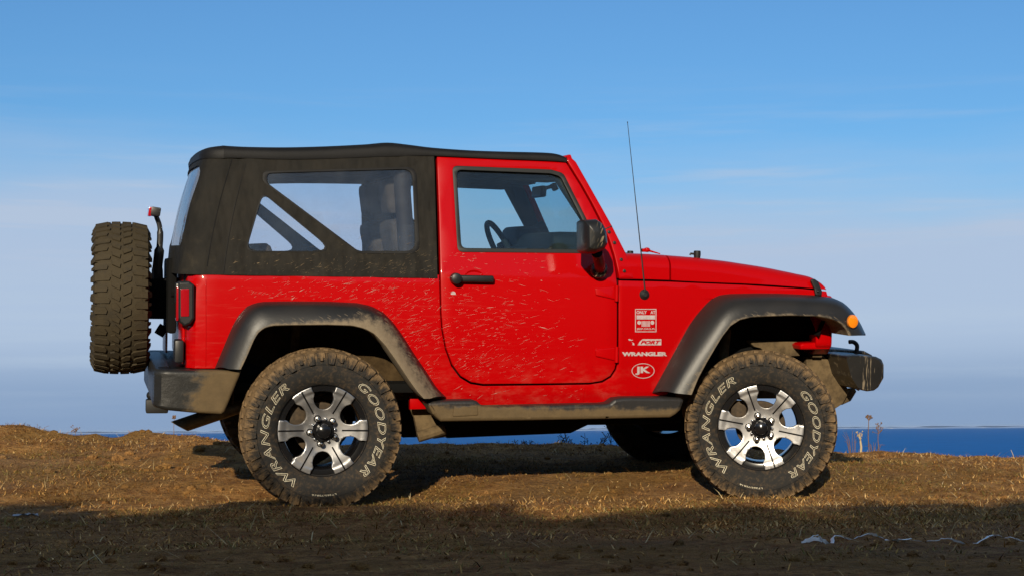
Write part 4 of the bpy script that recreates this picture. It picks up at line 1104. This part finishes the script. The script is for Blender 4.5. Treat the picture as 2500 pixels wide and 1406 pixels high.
b = MB(); b.sheet([P2(u, v) for u, v in ((1070, 384), (1384, 389), (1420, 455), (1470, 545), (1505, 625), (1510, 690), (1437, 690), (1437, 560), (1380, 436), (1348, 422), (1104, 413), (1108, 690), (1074, 690))], [], on_side(-.060), .03, .004, .1)
ds = b.build('door_surround', M['interior'], car); mirror(ds)
b = MB(); xd = w0.x-.08
zd = pix(1340, 566, -.45).z
b.box((xd-.17, 0, 1.13), (.30, 1.36, .34), None, .05, 1, 4); b.box((xd-.13, -.0, zd-.16), (.34, 1.26, .32), None, .07, .9, 4)
b.box((xd-.22, .36, zd-.02), (.16, .40, .12), None, .05, 1, 3); b.box((xd-.28, 0, .98), (.16, .34, .5), None, .04, 1, 3)
dsh = b.build('dashboard', M['interior'], car)
b = MB(); b.box((xd-.312, 0, zd-.14), (.012, .28, .10), None, .004); b.build('centre_vents', M['plastic'], dsh)
b = MB(); cS = pix(1226, 612, .37); A = Matrix.Rotation(R_(-28), 3, 'Y')
ring = [cS + A @ Vector((0, .185*math.cos(2*math.pi*k/32), .185*math.sin(2*math.pi*k/32))) for k in range(33)]
b.tube(ring, .017, 10, False)
for a in (0, math.pi, -math.pi/2): b.tube([cS+A @ Vector((.02, .05*math.cos(a), .05*math.sin(a))), cS+A @ Vector((0, .18*math.cos(a), .18*math.sin(a)))], .018, 8)
b.tube([cS+A @ Vector((-.01, 0, 0)), cS+A @ Vector((.30, 0, 0))], .05, 12); b.build('steering_wheel', M['interior'], car)
b = MB(); c0, c1, c2 = pix(1316, 469, 0), pix(1335, 459, 0), pix(1350, 455, 0)
b.box(c0, (.035, .22, .065), Matrix.Rotation(R_(4), 3, 'Y'), .012, 1, 3); b.tube([c0, c1, c2], .011, 8); b.box(pix(1353, 457, 0), (.03, .05, .045), Matrix.Rotation(R_(-30), 3, 'Y'), .008); b.build('rear_view_mirror', M['rubber_black'], car)
for y in (-.3, .3):
    b = MB(); b.box((w1.x-.10, y, w1.z-.055), (.16, .36, .02), Matrix.Rotation(R_(14), 3, 'Y'), .006); b.build('sun_visor', M['interior'], car)
# rear bench
b = MB(); b.box((-.05, 0, .98), (.42, 1.0, .16), None, .05, 1, 3); b.box((-.27, 0, 1.16), (.14, 1.0, .34), Matrix.Rotation(R_(-12), 3, 'Y'), .05, 1, 3); b.build('rear_bench', M['seat'], car)

# ---- wheels
RT, RR = .415, .2318
PROF = [(-.098, .228), (-.112, .236), (-.127, .255), (-.138, .285), (-.144, .315), (-.142, .345), (-.135, .372), (-.122, .392), (-.10, .400), (-.05, .404), (0, .405)]
PROF = PROF + [(-y, r) for y, r in reversed(PROF[:-1])]
def wall_y(r):
    ps = PROF[:9]
    for (ya, ra), (yb, rb_) in zip(ps, ps[1:]):
        if r <= rb_: t = (r-ra)/(rb_-ra); return ya+(yb-ya)*max(t, 0)
    return ps[-1][0]
def crown(y): return RT-.015*(abs(y)/.135)**2.6
def tyre_mesh(spin, flat_z=None, letters=True, mat='tyre', name='tyre', parent=None, seed=1):
    g = random.Random(seed); b = MB(); b.lathe([(y, r) for y, r in PROF], 110)
    def cyl(th, y, r): return Vector((r*math.cos(th), y, r*math.sin(th)))
    def block(pts, r_in, r_out=None, sh=.10):
        """pts: (theta, y) corners"""
        n_ = len(pts); tc = sum(p[0] for p in pts)/n_; yc = sum(p[1] for p in pts)/n_
        lo = [b.bm.verts.new(cyl(t, y, crown(y)-r_in)) for t, y in pts]
        hi = [b.bm.verts.new(cyl(tc+(t-tc)*(1-sh), yc+(y-yc)*(1-sh), crown(y))) for t, y in pts]
        b.face(hi)
        for i in range(n_): b.face([lo[i], lo[(i+1) % n_], hi[(i+1) % n_], hi[i]])
    N = 44; dt = 2*math.pi/N
    for i in range(N):
        t0 = i*dt
        for s in (-1, 1):
            o = t0 + (0 if s < 0 else dt*.5); j = g.uniform(-.05, .05)*dt; L = .66 if i % 2 else .56; q = .074 if i % 2 else .060
            block([(o+j, s*q), (o+j+L*.55*dt, s*(q-.006)), (o+j+L*dt, s*(q+.006)), (o+j+(L+.05)*dt, s*.139), (o+j-.05*dt, s*.141)], .026, .07)
            o2 = o+.12*dt+g.uniform(-.04, .04)*dt; k = .34*dt
            block([(o2, s*.008), (o2+.46*dt, s*.003), (o2+.62*dt+k, s*.030), (o2+.50*dt+k, s*.054), (o2+.02*dt+k, s*.051)], .020)
            # lugs down the side wall: broad and narrow in turn
            if i % 2: continue
            for q, w0_, w1_, ri in ((.0, .62, 1.0, .342), (1.0, .34, .52, .358)):
                tc = o+(.36+q)*dt
                cs = [(tc-w0_*dt/2, ri), (tc+w0_*dt/2, ri), (tc+w1_*dt/2, .393), (tc-w1_*dt/2, .393)]
                lo = [b.bm.verts.new(Vector((r*math.cos(t), s*(abs(wall_y(r))-.004), r*math.sin(t)))) for t, r in cs]
                hi = [b.bm.verts.new(Vector((r*math.cos(tc+(t-tc)*.82), s*(abs(wall_y(r))+.017), r*math.sin(tc+(t-tc)*.82)))) for t, r in cs]
                b.face(hi)
                for k in range(4): b.face([lo[k], lo[(k+1) % 4], hi[(k+1) % 4], hi[k]])
    # two raised rings on the side wall
    for rr, w in ((.338, .0016), (.398, .002)):
        for s in (-1, 1): b.lathe([(s*(abs(wall_y(rr-w))+.000), rr-w), (s*(abs(wall_y(rr))+.0028), rr), (s*(abs(wall_y(rr+w))), rr+w)], 96)
    if letters:
        b.mi = 1
        def arc(s, a0, a1, rmid, h, outline, inward=False, **kw):
            V, Fc = text_verts(s, outline=outline, res=3, **kw); lo, hi = V.min(0), V.max(0); vs = []
            for p in V:
                q = (p[0]-lo[0])/(hi[0]-lo[0]); r = rmid+h*((p[1]-lo[1])/(hi[1]-lo[1])-.5)*(-1 if inward else 1)
                a = R_(a0+(a1-a0)*q); vs.append(b.bm.verts.new(Vector((r*math.cos(a), wall_y(r)-.0022+p[2]*.03, r*math.sin(a)))))
            for f in Fc: b.face([vs[i] for i in f])
        arc('WRANGLER', 242, 129, .298, .042, .014, shear=.25, space=1.12)
        arc('GOODYEAR', 53, -48, .298, .042, .014, shear=.25, space=1.12)
        arc('LT265/75R16', -78, -100, .325, .008, .0, offset=.01)
        arc('LT265/75R16', -78-22, -78, .325, .008, .0, offset=.01) if False else None
    if spin: bmesh.ops.rotate(b.bm, verts=b.bm.verts, matrix=Matrix.Rotation(-R_(spin), 3, 'Y'))
    if flat_z is not None:
        for v in b.bm.verts:
            if v.co.z < -flat_z: v.co.z = -flat_z + .12*(v.co.z+flat_z)
            elif v.co.z < -flat_z*.7 and abs(v.co.y) > .10: v.co.y *= 1+.05*(-v.co.z/flat_z-.7)/.3
    return b.build(name, [M[mat], M['white_letter']], parent, 30, recalc=False, flip=False)
def rim_mesh(spin, parent):
    # machined face: one plate whose outline runs round the six U-shaped openings
    side = [(.993, 16.2), (.90, 15.6)]; pts = []
    U = [(.81, .205), (.70, .222), (.60, .196), (.52, .142), (.475, .078), (.458, 0)]
    for k in range(6):
        a0 = R_(90+60*k)
        L = [(r*RR*math.cos(R_(d)), r*RR*math.sin(R_(d))) for r, d in side]+[(r*RR, l*RR) for r, l in U]
        L = catmull(L, 4); full = [(x, -y) for x, y in L] + [(x, y) for x, y in reversed(L[:-1])]
        for x, y in full: pts.append((x*math.cos(a0)-y*math.sin(a0), x*math.sin(a0)+y*math.cos(a0)))
        for d in (20, 25, 30, 35, 40): pts.append((.993*RR*math.cos(a0+R_(d)), .993*RR*math.sin(a0+R_(d))))
    b = MB()
    def face_y(x, z):
        r = math.hypot(x, z)/RR; return -.100 - .016*sst(.25, .84, r) - .0035*sst(.84, .90, r)
    b.sheet(pts, [], lambda x, z, c: Vector((x, face_y(x, z)-c, z)), .030, .0022, .012)
    b.mi = 1
    # black lip between the spokes, barrel, and slits along the spokes
    b.lathe([(-.108, RR*1.0), (-.112, RR*1.015), (-.104, RR*1.03), (-.098, RR*1.0), (-.098, RR*.94), (-.094, RR*.865), (-.080, RR*.845), (-.03, RR*.83), (.10, RR*.86)], 72)
    for k in range(6):
        a = R_(60*k)
        for r0_, r1_, w in ((.42, .69, .0078), (.69, .985, .0084)):
            cs = []
            for r in (r0_, r1_):
                for s in (-1, 1):
                    x, z = r*RR*math.cos(a)-s*w/2*math.sin(a), r*RR*math.sin(a)+s*w/2*math.cos(a); cs.append((x, z))
            n = 6; rows = []
            for q in range(n+1):
                t = q/n; l = [(cs[0][0]+(cs[2][0]-cs[0][0])*t, cs[0][1]+(cs[2][1]-cs[0][1])*t), (cs[1][0]+(cs[3][0]-cs[1][0])*t, cs[1][1]+(cs[3][1]-cs[1][1])*t)]
                rows.append([Vector((x, face_y(x, z)-.0012, z)) for x, z in l])
            b.quadgrid(rows)
    # gear-like hub plate
    b.lathe([(-.090, .056), (-.112, .055), (-.116, .050), (-.116, .03)], 40)
    for k in range(5):
        a = R_(44+72*k); b.lathe([(-.090, .0195), (-.1035, .0195), (-.1035, 0)], 16, Vector((.066*math.cos(a), 0, .066*math.sin(a))))
    bmesh.ops.rotate(b.bm, verts=b.bm.verts, matrix=Matrix.Rotation(-R_(spin), 3, 'Y'))
    return b.build('rim', [M['alloy'], M['gloss_black']], parent, 30)
def wheel(spin, loc, rz, flat_z=.383, seed=1):
    w = empty('wheel', car, loc); w.rotation_euler = (0, 0, rz)
    tyre_mesh(spin, flat_z, True, 'tyre', 'tyre', w, seed); rim_mesh(spin, w)
    b = MB(); b.lathe([(-.112, .040), (-.140, .038), (-.150, .033), (-.157, .020), (-.159, .0)], 28); b.build('hub_cap', M['gloss_black'], w)
    for k in range(5):
        a = R_(44+72*k+spin); c = Vector((.066*math.cos(a), 0, .066*math.sin(a)))
        b = MB(); b.lathe([(-.098, .0145), (-.122, .0145), (-.126, .0135), (-.142, .0130), (-.149, .008), (-.151, 0)], 14, c); b.build('lug_nut', M['chrome'], w)
    for k in range(5):
        a = R_(8+72*k+spin); b = MB(); b.ball(Vector((.060*math.cos(a), -.118, .060*math.sin(a))), .008, 10, 6); b.build('hub_bolt', M['chrome'], w)
    b = MB(); b.lathe([(.0, .05), (-.03, .06), (-.035, .075), (-.012, .08), (-.010, .135), (.012, .137), (.012, .06)], 40); b.box((-.12, .0, .06), (.09, .07, .15), None, .02); b.build('brake_disc', M['brake'], w)
    return w
STEER = R_(-21)
wr = wheel(0, (0, -.785, .385), 0, seed=1)
wf_ = wheel(-9.5+0, (2.424, -.785, .385), STEER, seed=2)
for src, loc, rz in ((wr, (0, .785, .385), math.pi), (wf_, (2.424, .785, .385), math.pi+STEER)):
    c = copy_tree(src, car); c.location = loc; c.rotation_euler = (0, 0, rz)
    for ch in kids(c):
        if ch.name.startswith('tyre'): ch.data = ch.data.copy(); ch.data.materials[0] = M['tyre_spare_far_shade']  # far tyres take the darker rubber: the car's shade put into their colour
sw = empty('spare_wheel', car, SP); sw.rotation_euler = (0, 0, R_(-90))
tyre_mesh(14, None, False, 'tyre_spare_far_shade', 'tyre', sw, 5); rim_mesh(20, sw)
#@@SMALL
# ================================================================== SMALL THINGS ROUND THE CAR

# ---- the air over the sea
t = NT('sea_air'); t.n.remove(t.b)
pv = t.n.new('ShaderNodeVolumePrincipled'); pv.inputs['Color'].default_value = (.70, .84, 1.0, 1); pv.inputs['Density'].default_value = 0.9e-5
t.l.new(pv.outputs[0], t.n['Material Output'].inputs['Volume'])
b = MB(); b.box((0, 0, (SEA_Z-2+14)/2), (150000, 150000, 14-(SEA_Z-2))); hz = b.build('haze', t.m, smooth=0); hz['kind'] = 'stuff'
def ground_at(u, v):
    d = FWD + RIGHT*((u-CX)/F_PX) - UP*((v-CY)/F_PX); z = 0.0
    for _ in range(30):
        p = CAM + d*((z-CAM.z)/d.z); q = p-CAM; X = q.x*r0.x+q.y*r0.y; Z = q.x*math.sin(YAW)+q.y*math.cos(YAW)
        z = z*.5 + .5*ground_h(X, Z)
    return p, X, Z
def at_ridge(u, Z=12.4):
    X = (u-CX)/F_PX*Z; x, y = gw(X, Z); return Vector((x, y, ground_h(X, Z)-.01))
def px_m(n, Z): return n*Z/F_PX
M['weed'] = plain('dry_stalk', (.20, .12, .075), .9, 0, .1, .5, 40, var_col=(.10, .06, .05))
M['weed_pale'] = plain('pale_stalk', (.46, .36, .22), .9, 0, .1)
M['twig'] = plain('bare_twig', (.05, .036, .028), .9, 0, .1)
GW = 'dry weeds along the cliff edge'
def weed(u, Z, hpx, head, label, r=.0035, pale=False, lean=0.0, seed=1, kind='dry_weed'):
    g = random.Random(seed); p = at_ridge(u, Z); H = px_m(hpx, Z); o = MB(); R3 = Vector((r0.x, r0.y, 0))
    top = Vector((0, 0, H)) + R3*lean*H
    o.tube([Vector((0, 0, -.03)), top*.5+R3*g.uniform(-.01, .01), top], [r, r*.8, r*.6], 6)
    if head == 'umbel':
        for k in range(14):
            a = g.uniform(0, 6.28); q = g.uniform(.3, 1); e = top + Vector((math.cos(a)*q*H*.11, math.sin(a)*q*H*.11, H*.08*(1.2-q*.5)+g.uniform(-.01, .01)))
            o.tube([top-Vector((0, 0, H*.05)), e], .0014, 4); o.ball(e, .006, 6, 4, (1.3, 1.3, .8))
    elif head == 'tuft':
        for k in range(16):
            b0 = top*g.uniform(.72, 1.0); e = b0+Vector((g.uniform(-.035, .035), g.uniform(-.035, .035), g.uniform(.005, .04))); o.tube([b0, e], .0012, 4); o.ball(e, .005, 6, 4)
    elif head == 'clump':
        for k in range(9):
            e = Vector((g.uniform(-.09, .09), g.uniform(-.06, .06), H*g.uniform(.5, 1))); o.tube([Vector((e.x*.3, e.y*.3, -.02)), e*.6+Vector((0, 0, .02)), e], [.002, .0016, .001], 4)
    w = o.build(kind, M['weed_pale'] if pale else M['weed'], None, 40); w.location = p
    tag(w, label, 'weed', GW); return w
weed(2116, 12.3, 84, 'umbel', 'tall brown dry weed with a broad flat seed head beside the front tyre', .004, seed=1)
weed(2093, 12.2, 50, 'tuft', 'thick pale broken weed stem standing against the sea', .010, True, .0, 2)
weed(2139, 12.3, 60, 'tuft', 'dark dry weed with tufted seed heads, right of the tall umbel', .0035, False, .0, 3)
weed(2076, 12.3, 58, 'clump', 'low spray of thin dry stems right behind the front tyre', .002, seed=4)
weed(2126, 12.35, 26, 'clump', 'short tangle of dry stems at the foot of the tall umbel', .002, seed=5)
weed(2466, 12.4, 26, 'none', 'single thin pale stem leaning on the ridge at the right edge', .003, True, -.25, 6)
weed(426, 12.3, 46, 'umbel', 'dry weed with a small feathery head behind the exhaust pipe', .0028, seed=7)
weed(93, 12.3, 32, 'clump', 'spray of fine bare stems on the leftmost mound', .002, seed=8)
weed(186, 12.3, 22, 'tuft', 'tiny weed on the second mound from the left', .002, seed=9)
weed(322, 12.3, 14, 'none', 'short slanting stem left of the exhaust pipe', .002, False, .6, 10)
def shrub(u, Z, hpx, n, label, seed):
    g = random.Random(seed); p = at_ridge(u, Z); H = px_m(hpx, Z); o = MB()
    for k in range(n):
        q = Vector((g.uniform(-.10, .10), g.uniform(-.06, .06), -.03)); d = Vector((g.uniform(-.5, .5), g.uniform(-.3, .3), 1)).normalized(); pts = [q]; L = H*g.uniform(.6, 1.15)
        for i in range(4): d = (d+Vector((g.uniform(-.3, .3), g.uniform(-.2, .2), g.uniform(-.1, .2)))).normalized(); q = q+d*L/4; pts.append(q)
        o.tube(pts, [.0042, .0036, .003, .0022, .0014], 5)
        for i in (1, 2, 3):
            for _ in range(2):
                e = pts[i]+Vector((g.uniform(-1, 1), g.uniform(-.5, .5), g.uniform(.1, .9))).normalized()*L*.22; o.tube([pts[i], e], [.002, .001], 4); o.ball(e, .0038, 6, 4)
    w = o.build('bare_shrub', M['twig'], None, 40); w.location = p; tag(w, label, 'shrub', 'bare shrubs on the cliff edge behind the car')
shrub(1290, 12.6, 40, 8, 'fine bare thicket under the middle of the car, leftmost of the bare shrubs', 21)
shrub(1370, 12.6, 46, 8, 'bare shrub under the car, second from the left', 22)
shrub(1440, 12.6, 58, 5, 'open bare shrub with crossing twigs beneath the rocker step', 23)
shrub(1485, 12.6, 72, 5, 'tallest bare shrub with upright stems against the sea', 24)
shrub(1540, 12.6, 54, 5, 'bare shrub with berries closest to the far front wheel', 25)
shrub(1230, 12.6, 32, 9, 'low dense bare tangle beside the rear wheel under the car', 26)
# ---- rubbish: the white plastic ribbon and two scraps
t = NT('white_plastic_ribbon'); t.base((.85, .84, .82), .45, 0, .4); t.b.inputs['Subsurface Weight'].default_value = .1
def ribbon(name, px_pts, w, mat, label, cat):
    P = [ground_at(u, v)[0] for u, v in px_pts]; P = [Vector(q) for q in catmull(P, 5)]; o = MB(); rows = []; g = random.Random(3)
    for i, q in enumerate(P):
        d = (P[min(i+1, len(P)-1)]-P[max(i-1, 0)]).normalized(); sd = d.cross(Vector((0, 0, 1))).normalized(); tw = .9*math.sin(i*.37)+.5*math.sin(i*.11+1)
        off = sd*math.cos(tw)+Vector((0, 0, 1))*abs(math.sin(tw)); c = q+Vector((g.gauss(0, .002), g.gauss(0, .003), .004+.007*math.sin(i*.5)+g.gauss(0, .0015)))
        ww = w*(.7+.4*math.sin(i*.23)); rows.append([c-off*ww/2, c+Vector((0, 0, .003)), c+off*ww/2, c+Vector((0, 0, .001))])
    o.quadgrid(rows, close=True); r = o.build(name, mat, None, 60); tag(r, label, cat); return r
ribbon('plastic_ribbon', [(2008, 1324), (1975, 1322), (1957, 1325), (1985, 1316), (2003, 1311), (1998, 1318), (2010, 1327), (2030, 1326), (2038, 1314), (2070, 1316), (2100, 1311), (2135, 1309), (2165, 1316), (2195, 1325), (2240, 1321), (2290, 1320), (2330, 1325), (2370, 1327), (2400, 1322), (2435, 1307), (2455, 1315), (2480, 1321), (2510, 1322)], .013, t.m,
       'long crumpled white plastic ribbon lying across the shaded grass', 'ribbon')
t = NT('foil_scrap'); t.base((.42, .45, .50), .4, .3, .4)
for (u, v, sz, label) in ((62, 1262, .05, 'pale crushed foil scrap in the shade by the left edge'), (166, 1186, .035, 'small grey scrap of paper on the sunlit soil left of the rear wheel')):
    c, X, Z = ground_at(u, v); g = random.Random(u); o = MB(); rows = []
    for j in range(4): rows.append([c+Vector((r0.x*(i-2.5)*sz*.45+g.uniform(-.004, .004), r0.y*(i-2.5)*sz*.45+(j-1.5)*sz*.4, .006+g.uniform(0, .014))) for i in range(6)])
    o.quadgrid(rows); o.quadgrid([[q-Vector((0, 0, .0015)) for q in r] for r in rows], flip=True); w = o.build('litter', t.m, None, 0, recalc=False); tag(w, label, 'litter')
